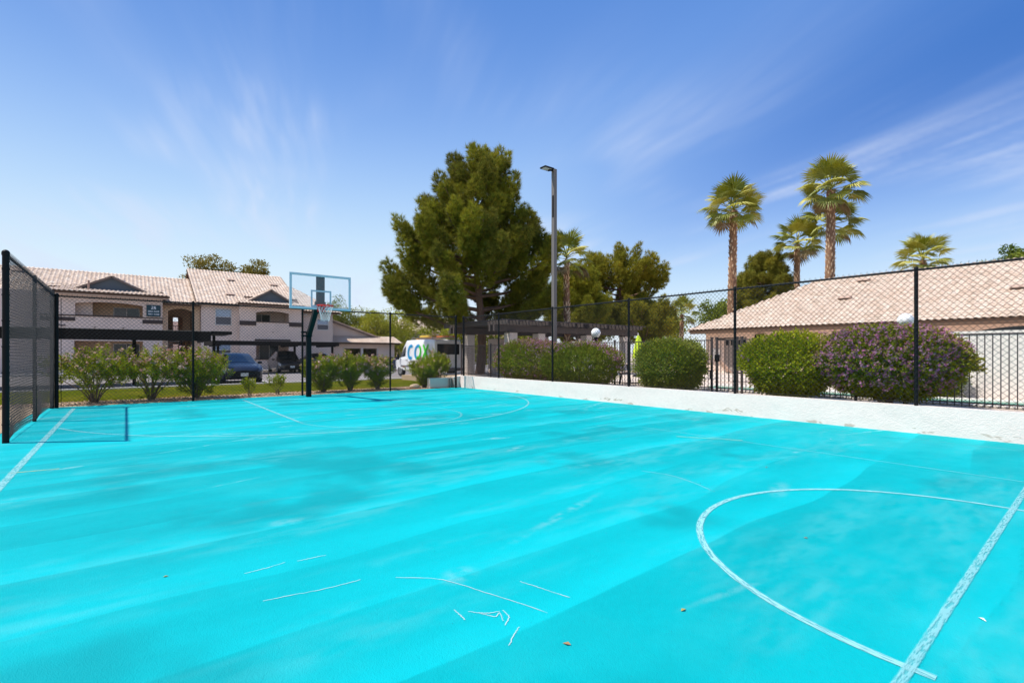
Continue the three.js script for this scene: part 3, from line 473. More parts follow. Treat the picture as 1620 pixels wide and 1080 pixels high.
    for (const sg of [-1, 1]) { const lo = V(gx + sg * (gw + 0.35), by - 0.35 * k + 0.10, gz + e), hi = V(gx, gy + 0.10, gz + e), q = mesh('gable_slope', slab([lo, hi, V(hi.x, hi.y, gz - 4), V(lo.x, lo.y, gz - 4)], 0.10), M.trimSoft, gt);
      const Sx = hi.clone().sub(lo).normalize(); tileRoof(q, sg < 0 ? V(lo.x, lo.y, gz + e) : V(lo.x, lo.y, gz + e), V(0, 0, -1), Sx, 3.6, hi.distanceTo(lo) - 0.1, () => true); }
    ridgeRow(gt, V(gx, gy + 0.14, gz + e), V(gx, gy + 0.14, gz - 3.6));
    return r;
  }
  bayRoof(-4.45, 2.62, -45.35, 5.76, 3.5, 0.235, 1.5, -0.82, 1.95, -46.9, 7.06);
  W('bay_fascia', span(-4.3, 2.5, 5.55, 5.70, -45.75, -45.45), M.stucco);
  W('vent_pipe', cyl(0.06, 0.06, 0.75, -2.1, 5.95, -46.4, 8), mat([0.40, 0.26, 0.2], 0.8));
  { // tall roof of the second block
    const a = V(4.42, 5.50, -46.05), b = V(12.42, 5.50, -46.05), c = V(12.42, 9.17, -54.0), d = V(4.42, 9.17, -54.0);
    const r = roof('tall_roof', [a, b, c, d]), S = slope(7.95, 3.67); mesh('back_slope', slab([d, c, V(12.42, 5.5, -61.9), V(4.42, 5.5, -61.9)], 0.16), M.fascia, r);
    tileRoof(r, a, ZX, S, 8, 8.75, (u, v) => !(u > 3.6 && v < 2.2)); ridgeRow(r, d, c); ridgeRow(r, V(4.46, 5.52, -46.05), V(4.46, 9.17, -54)); ridgeRow(r, V(12.38, 5.52, -46.05), V(12.38, 9.17, -54));
    for (const [u, v] of [[3.2, 6.3], [6.75, 5.8], [2.6, 2.2]]) roofVent(r, a.clone().addScaledVector(ZX, u).addScaledVector(S, v), ZX, S);
  }
  bayRoof(7.15, 12.5, -45.15, 5.58, 3.2, 0.235, 1.0, 9.92, 1.75, -46.5, 6.86);
  W('bay_fascia', span(7.35, 12.3, 5.42, 5.54, -45.65, -45.3), M.stucco);
  { // hipped roof of the end block
    const a = V(12.45, 5.28, -46.4), b = V(15.95, 5.28, -46.4), c = V(13.2, 8.0, -52.4), d = V(12.45, 8.0, -52.4), S = slope(6, 2.72), L = Math.hypot(6, 2.72);
    const r = roof('hip_roof', [a, b, c, d]); tileRoof(r, a, ZX, S, 3.5, L, (u, v) => u < 3.5 - 2.75 * v / L); ridgeRow(r, b, c); mesh('side_slope', slab([b, V(15.95, 5.28, -58.4), c], 0.1), tileM[1], r);
  }
  rebase(t, 1, 0, -46);
}
// number sign fixed to the bay
{
  const cv = document.createElement('canvas'); cv.width = 256; cv.height = 256; const c = cv.getContext('2d');
  c.fillStyle = '#123f49'; c.fillRect(0, 0, 256, 256); c.fillStyle = '#e9eef0'; c.textAlign = 'center'; c.font = 'bold 92px sans-serif'; c.fillText('28', 128, 88); c.font = 'bold 46px sans-serif'; c.fillText('2061-2068', 128, 158, 240); c.fillText('1061-1068', 128, 224, 240);
  const tx = new THREE.CanvasTexture(cv); tx.colorSpace = THREE.SRGBColorSpace;
  const t = thing('building_sign', 'dark teal building number sign reading 28 on the apartment bay', 'sign', [1.645, 4.24, -45.9]);
  mesh('panel', rbox(0.87, 0.86, 0.05, 0.01, 0, 0.43, -0.03), mat([0.006, 0.05, 0.065], 0.5), t);
  const p = new THREE.PlaneGeometry(0.83, 0.82).translate(0, 0.43, 0); mesh('lettering', p, new THREE.MeshPhysicalMaterial({ map: tx, roughness: 0.5 }), t, false);
}

// ================================================================ garage building beside the apartments
{
  const t = thing('garage_building', 'low beige garage with two open bays under a sloping tiled roof', 'building');
  mesh('front_wall', wallShape(15.7, 22.1, 0, 2.55, [[16.85, 18.5, 0.02, 1.95], [18.72, 20.2, 0.02, 1.95]], 0.25).translate(0, 0, -48), M.stucco, t);
  mesh('side_walls', [span(21.85, 22.1, 0, 2.55, -56, -48.26), span(15.7, 15.9, 0, 2.55, -56, -48.26), span(15.7, 22.1, 0, 2.5, -56.2, -56.01)], M.stuccoGrey, t);
  mesh('gable_wall', (() => { const s = new THREE.Shape([[15.4, 2.6], [20.9, 2.6], [20.9, 2.95], [15.4, 4.78]].map((p) => new THREE.Vector2(...p))); return new THREE.ExtrudeGeometry(s, { depth: 0.2, bevelEnabled: false }).translate(0, 0, -49.6); })(), M.stuccoGrey, t);
  const r = mesh('sloping_roof', slab([V(15.3, 4.98, -49.1), V(21.6, 2.88, -49.1), V(21.6, 2.88, -56.5), V(15.3, 4.98, -56.5)], 0.16), M.trimSoft, t);
  { const S = V(-6.3, 2.1, 0).normalize(); tileRoof(r, V(21.6, 2.88, -49.1), V(0, 0, -1), S, 7.4, 6.64, () => true); ridgeRow(r, V(21.5, 2.94, -49.1), V(15.3, 5.02, -49.1)); }
  const e = mesh('front_eave', slab([V(15.2, 2.5, -47.4), V(22.5, 2.5, -47.4), V(22.5, 3.1, -49.2), V(15.2, 3.1, -49.2)], 0.14), M.fascia, t);
  tileRoof(e, V(15.2, 2.5, -47.4), ZX, slope(1.8, 0.6), 7.3, 1.9, () => true);
  for (const [a, b] of [[16.75, 16.85], [18.5, 18.72], [20.2, 20.3]]) mesh('bay_post', span(a, b, 0, 2.05, -47.99, -47.94), M.frameWhite, t);
  mesh('wing_wall', [span(13.2, 13.45, 0, 2.3, -48.2, -47.6), span(13.46, 15.68, 1.9, 2.3, -48.2, -47.95)], M.stucco, t);
  rebase(t, 19, 0, -48);
}
// ================================================================ house far behind the van
{
  const t = thing('far_house', 'pale house with hipped tile roof far behind the white van', 'house');
  mesh('wall', [span(27, 48, 0, 4.5, -68, -60)], M.stuccoGrey, t);
  const a = V(26.4, 4.45, -59.4), b = V(48.6, 4.45, -59.4), c = V(44, 6.5, -64), d = V(31, 6.5, -64), r = mesh('roof', [...slab([a, b, c, d], 0.15), ...slab([V(26.4, 4.45, -68.6), d, a], 0.15), ...slab([V(48.6, 4.45, -68.6), b, c], 0.15), ...slab([V(48.6, 4.45, -68.6), c, d, V(26.4, 4.45, -68.6)], 0.15)], tileM[0], t);
  tileRoof(r, a, ZX, slope(4.6, 2.05), 22.2, 5, (u, v) => u > 4.6 * v / 5 && u < 22.2 - 4.6 * v / 5); ridgeRow(r, a, d); ridgeRow(r, b, c); ridgeRow(r, d, c);
  mesh('porch_wall', span(27.2, 40, 0, 2.4, -58.6, -57.6), M.stucco, t);
  const pr = mesh('porch_roof', slab([V(26.6, 2.45, -57), V(41, 2.45, -57), V(41, 3.1, -59.99), V(26.6, 3.1, -59.99)], 0.14), M.fascia, t); tileRoof(pr, V(26.6, 2.45, -57), ZX, slope(3, 0.65), 14.4, 3.05, () => true);
  windowUnit(t, 30, 31.2, 3.1, 4.0, -59.94);
  rebase(t, 36, 0, -60);
}
// ================================================================ carports
function carport(label, x0, x1, z0, z1, y0, y1, posts, fasciaEnd) {
  const t = thing('carport', label, 'carport');
  mesh('front_fascia', span(x0, x1, y0, y1, z0 - 0.08, z0), M.carport, t);
  mesh('end_fascia', span(x0, x0 + 0.06, y0, y1 - 0.004, z1, z0 - 0.082), M.carport, t); mesh('end_fascia', span(x1 - 0.06, x1, y0, y1 - 0.004, z1, z0 - 0.082), M.carport, t);
  mesh('roof_deck', span(x0 + 0.062, x1 - 0.062, y1 - 0.14, y1 - 0.08, z1, z0 - 0.083), M.carportTop, t);
  mesh('drip_edge', span(x0 - 0.01, x1 + 0.01, y1, y1 + 0.02, z0 - 0.1, z0 + 0.015), M.carportTop, t);
  for (const [x, z] of posts) { const p = mesh('post', span(x - 0.07, x + 0.07, 0, y1 - 0.145, z - 0.07, z + 0.07), M.carport, t); mesh('cross_beam', span(x - 0.09, x + 0.09, y1 - 0.36, y1 - 0.142, z1 + 0.05, z0 - 0.09), M.carport, p); }
  rebase(t, (x0 + x1) / 2, 0, z0); return t;
}
carport('long near carport with deep black fascia behind the oleanders', -14, 3.1, -26.5, -31.6, 2.02, 2.46, [[-11, -29], [-5.4, -29], [0.3, -28.2]]);
carport('farther carport with thin dark edge in front of the second balcony bay', 4.6, 13.1, -38.5, -43.2, 2.02, 2.32, [[5.0, -39.2], [10.0, -39.2], [12.8, -39.2]]);
{ const t = thing('parking_end_awning', 'short dark awning end beside the near carport', 'awning', [3.5, 0, -28]); mesh('awning_roof', span(-0.38, 0.5, 2.36, 2.5, -1.6, 1.2), M.carport, t); mesh('post', span(-0.06, 0.06, 0, 2.36, -0.9, -0.78), M.carport, t); }

// ================================================================ clubhouse on the right
{
  const t = thing('clubhouse', 'single-storey clubhouse with broad tan tiled hip roof beside the pool', 'building');
  const x = 29.0;
  const G = (z0, z1, y0, y1, dx0, dx1) => span(x + dx0, x + dx1, y0, y1, z0, z1);
  const face = wallShape(-10, 16.9, Y, 3.1, [[14.3, 15.7, Y, 2.42], [0.9, 4.4, 1.0, 2.40, 0.2], [9.8, 11.2, 1.2, 2.3]], 0.25).rotateY(-Math.PI / 2); face.translate(x, 0, 0); // local x becomes -z
  { const p = face.attributes.position; for (let i = 0; i < p.count; i++) p.setZ(i, -p.getZ(i)); face.computeVertexNormals(); }
  mesh('wall', face, M.stuccoGrey, t);
  mesh('end_wall', span(29.26, 43.4, Y, 3.1, -16.9, -16.7), M.stuccoGrey, t);
  mesh('room_back', span(29.9, 30.0, Y, 3.0, -16.6, 9.5), mat([0.10, 0.09, 0.085], 0.9), t);
  { const d = mesh('double_door', [span(29.06, 29.12, Y, 2.38, -15.68, -15.01), span(29.06, 29.12, Y, 2.38, -14.99, -14.32)], mat([0.30, 0.255, 0.225], 0.5), t); for (const z of [-15.5, -15.18, -14.82, -14.5]) mesh('door_light', span(29.05, 29.13, 1.95, 2.26, z - 0.11, z + 0.11), M.glassDark, d); for (const z of [-15.07, -14.93]) mesh('handle', rbox(0.04, 0.3, 0.03, 0.01, 29.03, 1.35, z), M.alloy, d); }
  { const w = mesh('arched_window', [span(29.05, 29.1, 1.0, 2.55, -2.68, -2.62), span(29.05, 29.1, 1.78, 1.84, -4.4, -0.9)], M.frameWhite, t); for (const [a, b, c, d] of [[-4.4, -2.69, 1.85, 2.62], [-2.61, -0.9, 1.85, 2.62], [-4.4, -2.69, 1.0, 1.77], [-2.61, -0.9, 1.0, 1.77]]) mesh('pane', span(29.12, 29.13, c, d, a, b), M.glassDark, w); }
  { const w = mesh('window', [span(29.05, 29.1, 1.2, 2.3, -10.53, -10.47), span(29.02, 29.2, 1.13, 1.2, -11.25, -9.75)], M.frameWhite, t); mesh('pane', span(29.12, 29.13, 1.2, 2.3, -11.2, -9.8), M.glassDark, w); }
  mesh('wall_lamp', [rbox(0.16, 0.22, 0.5, 0.03, 28.9, 2.45, -13.5), rbox(0.1, 0.12, 0.42, 0.03, 28.86, 2.3, -13.5)], M.black, t);
  for (const [a, b] of [[-16.4, -15.95], [-13.9, -13.2]]) mesh('notice_board', span(28.94, 28.99, 1.1, 1.75, a, b), mat([0.78, 0.74, 0.68], 0.6), t);
  const a = V(28, 2.9, -17.5), b = V(28, 2.9, 9), c = V(36.2, 6.3, 9), d = V(36.2, 6.3, -12.9);
  const r = mesh('roof', [...slab([a, d, c, b], 0.17), ...slab([V(44.4, 2.9, -17.5), d, a], 0.17), ...slab([V(44.4, 2.9, 9), c, d, V(44.4, 2.9, -17.5)], 0.17)], M.fascia, t);
  const S = V(8.2, 3.4, 0).normalize(), L = Math.hypot(8.2, 3.4), eye = camera.position;
  tileRoof(r, a, V(0, 0, 1), S, 26.5, L, (u, v) => u > 4.6 * v / L - 0.1, 300, (p) => p.distanceTo(V(25, 1.4, -3.0)) + (p.z > -2.4 ? 40 : 0));
  const S2 = V(0, 3.4, 4.6).normalize(), L2 = Math.hypot(3.4, 4.6); tileRoof(r, V(44.4, 2.9, -17.5), V(-1, 0, 0), S2, 16.4, L2, (u, v) => u > 8.2 * v / L2 && u < 16.4 - 8.2 * v / L2);
  ridgeRow(r, a, d); ridgeRow(r, d, c);
  for (const [w, z] of [[3.78, -10.1], [6.86, -10.1], [3.41, -3.2]]) roofVent(r, V(28 + w, 2.9 + 0.4146 * w, z), V(0, 0, 1), S);
  mesh('fascia_board', span(28.02, 28.10, 2.66, 2.80, -17.4, 9), M.fascia, t);
  mesh('soffit', span(28.11, 29.0, 2.70, 2.78, -17.3, 9), M.stuccoGrey, t);
  rebase(t, 29, Y, -4);
}

// ================================================================ iron fence, gate and lamps of the pool yard
{
  const X = 13.6, top = 1.86, pick = box(0.017, top - Y - 0.05, 0.017, 0, (top - Y - 0.05) / 2 + 0.04, 0);
  const pickM = M.iron, pg = plain(pick);
  function ironFence(name, label, cat, z0, z1, postsAt, gate) {
    const t = thing(name, label, cat, [X, Y, z0]), h = top - Y;
    const n = Math.round((z1 - z0) / 0.115); for (let i = 1; i < n; i++) { const z = (z1 - z0) * i / n; if (postsAt.some((p) => Math.abs(p - z0 - z) < 0.05)) continue; const o = shared('picket', pg, pickM, t); o.position.z = z; }
    mesh('top_rail', box(0.034, 0.03, z1 - z0, 0, h - 0.02, (z1 - z0) / 2), M.iron, t); mesh('bottom_rail', box(0.032, 0.03, z1 - z0 - 0.06, 0.001, 0.12, (z1 - z0) / 2), M.iron, t);
    for (const p of postsAt) { const o = mesh('post', rbox(gate ? 0.06 : 0.055, h + 0.05, gate ? 0.06 : 0.055, 0.004, 0, (h + 0.05) / 2, p - z0), M.iron, t); mesh('post_cap', rbox(0.075, 0.02, 0.075, 0.004, 0, h + 0.058, p - z0), M.iron, o); }
    return t;
  }
  ironFence('iron_fence', 'long run of dark iron pickets behind the flowering bushes', 'fence', -21.5, -7.74, [-21.5, -18.9, -16.4, -13.9, -11.4, -8.9, -7.74]);
  const g = ironFence('iron_gate', 'narrow iron picket gate between the two clipped green bushes', 'gate', -7.58, -6.98, [-7.58, -6.98], true);
  mesh('latch_box', rbox(0.06, 0.2, 0.14, 0.01, -0.02, 1.0, 0.02), M.black, g); mesh('closer_arm', [box(0.03, 0.04, 0.3, 0, 1.56, 0.1), box(0.03, 0.4, 0.03, 0, 1.3, -0.02)], M.black, g);
  ironFence('iron_fence', 'near run of iron pickets in front of the white pool wall', 'fence', -6.84, 3.2, [-6.84, -4.1, -1.2, 1.0, 3.2]);
  const bracket = (x, z, side) => {
    const r = side === 0 ? 0.175 : 0.155, cy = side === 0 ? 2.22 : 2.2;
    const t = thing('globe_lamp', side === 0 ? 'smaller-looking round white globe lamp above the purple flowering bush near the pergola' : 'large round white globe lamp above the big purple bush beside the fence post', 'lamp', [x, Y, z], 0, 'globe lamps');
    mesh('post', cyl(0.05, 0.05, cy - r - Y - 0.02, 0, 0, 0, 12), M.black, t); mesh('collar', cyl(0.085, 0.07, 0.07, 0, cy - r - Y - 0.045, 0, 14), M.black, t);
    mesh('globe', new THREE.SphereGeometry(r, 32, 20).translate(0, cy - Y, 0), mat([0.86, 0.86, 0.84], 0.3), t, false);
  };
  bracket(13.78, -12.45, 0); bracket(13.78, -3.2, 1);
}
{ // tall area light
  const t = thing('light_pole', 'tall bronze area light pole with flat head behind the flowering bush', 'street light', [13.95, Y, -14.9]);
  mesh('pole', rbox(0.165, 8.75, 0.165, 0.01, 0, 4.375, 0), M.steelBrown, t); mesh('base_cover', rbox(0.3, 0.22, 0.3, 0.02, 0, 0.11, 0), M.steelBrown, t);
  mesh('painted_shade_strip', rbox(0.02, 0.9, 0.09, 0.004, -0.085, 7.2, 0.02), M.black, t);  // black strip painted in place of the shadow on the upper pole
  const h = mesh('lamp_head', [rbox(0.5, 0.055, 0.34, 0.012, -0.40, 8.70, 0), box(0.16, 0.05, 0.09, -0.1, 8.68, 0), rbox(0.2, 0.09, 0.2, 0.02, -0.24, 8.70, 0)], M.black, t); mesh('led_panel', box(0.36, 0.008, 0.24, -0.43, 8.667, 0), mat([0.55, 0.57, 0.58], 0.3), h);
}
{ // pergola by the pool
  const t = thing('pergola', 'dark brown flat pergola on pale columns behind the pool fence', 'pergola', [14, Y, -18.2]), o = (x, y, z) => [x - 14, y - Y, z + 18.2];
  const P = (x0, x1, y0, y1, z0, z1) => span(x0 - 14, x1 - 14, y0 - Y, y1 - Y, z0 + 18.2, z1 + 18.2);
  for (const [x, z] of [[14.25, -18.2], [16.1, -18.3], [19.5, -18.3], [22.7, -18.3], [14.25, -21.8], [19.5, -21.8], [22.7, -21.8]]) { const c = mesh('column', P(x - 0.22, x + 0.22, Y, 2.42, z - 0.22, z + 0.22), M.column, t); mesh('column_cap', P(x - 0.25, x + 0.25, 2.42, 2.48, z - 0.25, z + 0.25), M.pergola, c); }
  for (const z of [-18.3, -21.8]) for (const d of [-0.17, 0.17]) mesh('girder', P(13.2, 23.6, 2.48, 2.78, z + d - 0.06, z + d + 0.06), M.pergola, t);
  for (let x = 13.4; x < 23.6; x += 0.6) mesh('rafter', P(x - 0.035, x + 0.035, 2.78, 2.97, -22.9, -17.3), M.pergola, t);
  for (let z = -22.8; z < -17.3; z += 0.24) mesh('slat', P(13.2, 23.6, 2.972, 3.01, z, z + 0.055), M.pergola, t);
  mesh('rear_shed', P(17, 21.6, Y, 2.3, -23.9, -23.0), M.stuccoGrey, t);
}
{ const t = thing('pool_wall', 'plain white plastered screen wall behind the narrow pool', 'wall', [16.4, Y, -3.1]); mesh('wall_body', span(0, 0.3, 0, 1.62, 0, 8), M.whiteWall, t); mesh('wall_cap', span(-0.03, 0.33, 1.62, 1.68, -0.03, 8.03), M.whiteWall, t); }
{ // closed lime parasol
  const t = thing('closed_parasol', 'closed lime green parasol standing left of the clipped round bush', 'parasol', [19.7, Y, -15.05]);
  mesh('base', cyl(0.26, 0.2, 0.1, 0, 0, 0, 18), M.black, t); mesh('pole', cyl(0.022, 0.022, 2.05, 0, 0.1, 0, 8), M.frameWhite, t);
  const pts = [[0.03, 2.02], [0.10, 1.9], [0.16, 1.6], [0.22, 1.25], [0.27, 0.95]], n = 32, pos = [], idx = [];
  pts.forEach(([r, y], j) => { for (let i = 0; i <= n; i++) { const a = i / n * Math.PI * 2, f = r * (1 + 0.38 * Math.sin(a * 8) * j / 4); pos.push(Math.cos(a) * f + 0.10 * j / 4, y - (j === 4 ? 0.1 * Math.sin(a * 8) : 0), Math.sin(a) * f); } });
  for (let j = 0; j < 4; j++) for (let i = 0; i < n; i++) { const a = j * (n + 1) + i, b = a + n + 1; idx.push(a, a + 1, b, b, a + 1, b + 1); }
  const g = new THREE.BufferGeometry(); g.setAttribute('position', new THREE.Float32BufferAttribute(pos, 3)); g.setIndex(idx); g.computeVertexNormals();
  mesh('canopy', g, mat([0.55, 0.72, 0.03], 0.8), t, false);
}
{ // picnic table seen through the fence
  const t = thing('picnic_table', 'dark picnic table with slanted legs behind the fence left of the round bush', 'picnic table', [15.0, Y, -11.4], 0.35), top = mat([0.50, 0.40, 0.33], 0.7);
  for (let i = 0; i < 5; i++) mesh('table_plank', rbox(0.14, 0.035, 1.6, 0.006, -0.3 + i * 0.15, 0.74, 0), top, t);
  for (const s of [-1, 1]) { for (let i = 0; i < 2; i++) mesh('bench_plank', rbox(0.13, 0.035, 1.6, 0.006, s * (0.62 + i * 0.14), 0.44, 0), top, t); for (const z of [-0.55, 0.55]) { mesh('leg', beam(V(s * 0.22, 0.72, z), V(s * 0.62, 0.03, z), 0.06, 0.06), M.black, t); } }
  for (const z of [-0.55, 0.55]) mesh('cross_brace', box(1.5, 0.06, 0.05, 0, 0.39, z + 0.06), M.black, t);
}
function lounger(x, z, turn, label) {
  const t = thing('pool_lounger', label, 'lounger', [x, Y, z], turn, 'pool loungers'), sl = mat([0.62, 0.45, 0.36], 0.8);
  for (const s of [-1, 1]) { mesh('side_rail', box(0.04, 0.05, 1.3, s * 0.3, 0.36, 0.2), M.black, t); for (const q of [-0.35, 0.75]) mesh('leg', box(0.04, 0.34, 0.04, s * 0.3, 0.17, q), M.black, t); }
  mesh('seat_sling', rbox(0.58, 0.02, 1.28, 0.008, 0, 0.385, 0.2), sl, t); mesh('back_sling', beam(V(0, 0.39, -0.45), V(0, 0.92, -0.92), 0.56, 0.03), sl, t);
}
lounger(19.4, -9.8, 0.9, 'pool lounger with raised back left of the big green bush'); lounger(20.2, -12.4, 0.4, 'pool lounger with raised back right behind the picket gate');

// ================================================================ vehicles: bodies are lofted through cross-sections
// each station: [z, sill y, belt y, roof y, sill half width, belt half width, roof half width]; the front looks to +z
function loft(st, opt = {}) {
  const NS = opt.ns ?? 48, zs = st.map((s) => s[0]);
  const at = (z, k) => { let i = 0; while (i < zs.length - 2 && z > zs[i + 1]) i++; const a = st[Math.max(0, i - 1)], b = st[i], c = st[i + 1], d = st[Math.min(st.length - 1, i + 2)], h = c[0] - b[0], t = Math.min(1, Math.max(0, (z - b[0]) / h)), m0 = (c[k] - a[k]) / (c[0] - a[0]) * h, m1 = (d[k] - b[k]) / (d[0] - b[0]) * h, t2 = t * t, t3 = t2 * t; return (2 * t3 - 3 * t2 + 1) * b[k] + (t3 - 2 * t2 + t) * m0 + (-2 * t3 + 3 * t2) * c[k] + (t3 - t2) * m1; };
  const z0 = zs[0], z1 = zs[zs.length - 1];
  const P = (z, t, sg) => { const ys = at(z, 1), yb = at(z, 2), yr = at(z, 3), hs = at(z, 4), hb = at(z, 5), hr = at(z, 6), cr = opt.crown ?? 0.04;
    const K = [[0, 0, ys], [0.12, hs * 0.96, ys], [0.17, hs, ys + 0.05], [0.34, hb, ys + (yb - ys) * 0.55], [0.46, hb * 0.995, yb - 0.03], [0.5, hb * 0.97, yb], [0.78, hr + 0.02, yr - (opt.edge ?? 0.05)], [0.83, hr - 0.05, yr], [1, 0, yr + cr * (hr / 0.6)]];
    let i = 0; while (i < K.length - 2 && t > K[i + 1][0]) i++; const f = (t - K[i][0]) / (K[i + 1][0] - K[i][0]); return V(sg * lerp(K[i][1], K[i + 1][1], f), lerp(K[i][2], K[i + 1][2], f), z); };
  const T = [0, 0.12, 0.17, 0.25, 0.34, 0.42, 0.46, 0.5, 0.59, 0.68, 0.78, 0.805, 0.83, 0.9, 1];
  const tri = []; const quad = (a, b, c, d) => tri.push(a, b, c, a, c, d);
  for (const sg of [1, -1]) for (let i = 0; i < NS; i++) for (let j = 0; j + 1 < T.length; j++) { const za = lerp(z0, z1, i / NS), zb = lerp(z0, z1, (i + 1) / NS); const q = [P(za, T[j], sg), P(zb, T[j], sg), P(zb, T[j + 1], sg), P(za, T[j + 1], sg)]; sg < 0 ? quad(...q) : quad(q[0], q[3], q[2], q[1]); }
  for (const [z, f] of [[z0, 1], [z1, -1]]) for (let j = 0; j + 1 < T.length; j++) { const q = [P(z, T[j], 1), P(z, T[j + 1], 1), P(z, T[j + 1], -1), P(z, T[j], -1)]; f > 0 ? quad(...q.slice().reverse()) : quad(...q); }
  const geo = (list) => { const g = new THREE.BufferGeometry(), p = []; for (const v of list) p.push(v.x, v.y, v.z); g.setAttribute('position', new THREE.Float32BufferAttribute(p, 3)); return g; };
  const body = toCreasedNormals(geo(tri), 0.5);
  const patch = (a, b, t0, t1, sides = [1, -1], off = 0.008) => { const out = [], n = 10, m = 5; for (const sg of sides) for (let i = 0; i < n; i++) for (let j = 0; j < m; j++) { const za = lerp(a, b, i / n), zb = lerp(a, b, (i + 1) / n), ta = lerp(t0, t1, j / m), tb = lerp(t0, t1, (j + 1) / m); const q = [P(za, ta, sg), P(zb, ta, sg), P(zb, tb, sg), P(za, tb, sg)]; const nn = q[1].clone().sub(q[0]).cross(q[3].clone().sub(q[0])).normalize().multiplyScalar(-sg * off); if (nn.y < 0 && t0 > 0.5) nn.negate(); q.forEach((p) => p.add(nn)); out.push(q[0], q[1], q[2], q[0], q[2], q[3]); } return toCreasedNormals(geo(out), 0.6); };
  return { body, patch, P };
}
function wheels(t, hw, zf, zr, r) { for (const s of [-1, 1]) for (const z of [zf, zr]) { const w = mesh('wheel', new THREE.CylinderGeometry(r, r, 0.21, 26).rotateZ(Math.PI / 2).translate(s * (hw - 0.09), r, z), M.rubber, t, false); mesh('rim', [new THREE.CylinderGeometry(r * 0.66, r * 0.62, 0.03, 20).rotateZ(Math.PI / 2).translate(s * (hw + 0.012), r, z), ...Array.from({ length: 5 }, (_, i) => box(0.02, r * 1.15, 0.06, s * (hw + 0.025), r, z).translate(0, -r, -z).rotateX(i * Math.PI / 5).translate(0, r, z))], M.alloy, w, false); } }
const glassCar = mat([0.03, 0.04, 0.05], 0.05, { clearcoat: 1, clearcoatRoughness: 0.03 });
function hatchback(label, x, z, turn, paint, tall = 1) {
  const t = thing('parked_car', label, 'car', [x, 0, z], turn, 'parked cars'), h = tall;
  const L = loft([[-2.2, 0.38, 0.86, 0.9 * h, 0.70, 0.72, 0.6], [-2.05, 0.28, 0.96, 1.06 * h, 0.80, 0.82, 0.62], [-1.5, 0.22, 1.0, 1.30 * h, 0.86, 0.88, 0.60], [-0.8, 0.2, 0.98, 1.43 * h, 0.87, 0.895, 0.60], [0.0, 0.2, 0.97, 1.46 * h, 0.87, 0.895, 0.61], [0.45, 0.2, 0.95, 1.38 * h, 0.87, 0.895, 0.62], [1.15, 0.2, 0.92, 0.98, 0.87, 0.89, 0.74], [1.7, 0.22, 0.82, 0.86, 0.85, 0.87, 0.74], [2.05, 0.26, 0.70, 0.74, 0.78, 0.80, 0.66], [2.2, 0.34, 0.60, 0.63, 0.66, 0.68, 0.5]]);
  const b = mesh('body', L.body, paint, t, false);
  mesh('windshield', L.patch(0.42, 1.1, 0.815, 1), glassCar, b, false); mesh('rear_window', L.patch(-2.0, -1.4, 0.83, 1), glassCar, b, false);
  mesh('side_window', L.patch(-1.45, -0.35, 0.54, 0.76, [1]), glassCar, b, false); mesh('side_window', L.patch(-0.27, 0.75, 0.54, 0.76, [1]), glassCar, b, false); mesh('side_window', L.patch(-1.45, -0.35, 0.54, 0.76, [-1]), glassCar, b, false); mesh('side_window', L.patch(-0.27, 0.75, 0.54, 0.76, [-1]), glassCar, b, false);
  const lampM = mat([0.62, 0.65, 0.68], 0.12, { clearcoat: 1 });
  for (const s of [1, -1]) { mesh('headlight', L.patch(1.72, 2.1, 0.36, 0.485, [s]), lampM, t, false); mesh('tail_light', L.patch(-2.15, -1.95, 0.36, 0.5, [s]), mat([0.35, 0.01, 0.01], 0.2), t, false); mesh('door_mirror', rbox(0.2, 0.13, 0.1, 0.04, s * 0.99, 1.0, 0.72), paint, t, false); }
  mesh('grille', rbox(1.1, 0.14, 0.05, 0.02, 0, 0.42, 2.19), M.black, t); mesh('front_bumper_intake', rbox(0.9, 0.09, 0.05, 0.02, 0, 0.56, 2.185), M.black, t); mesh('license_plate', rbox(0.32, 0.16, 0.02, 0.005, 0, 0.46, 2.225), mat([0.55, 0.58, 0.55], 0.5), t);
  wheels(t, 0.87, 1.36, -1.34, 0.315); return t;
}
hatchback('dark blue hatchback parked nose-on behind the back fence', 4.3, -28.0, 0.03, mat([0.008, 0.010, 0.020], 0.35, { clearcoat: 0.5, clearcoatRoughness: 0.05, specularIntensity: 0.6 }));
hatchback('dark grey car under the farther carport by the apartments', 9.75, -41.0, 0, mat([0.03, 0.03, 0.034], 0.3, { clearcoat: 1 }), 1.12);
hatchback('silver-blue car parked at the end of the farther carport', 12.2, -41.0, 0, mat([0.42, 0.47, 0.54], 0.3, { clearcoat: 1, metalness: 0.3 }));
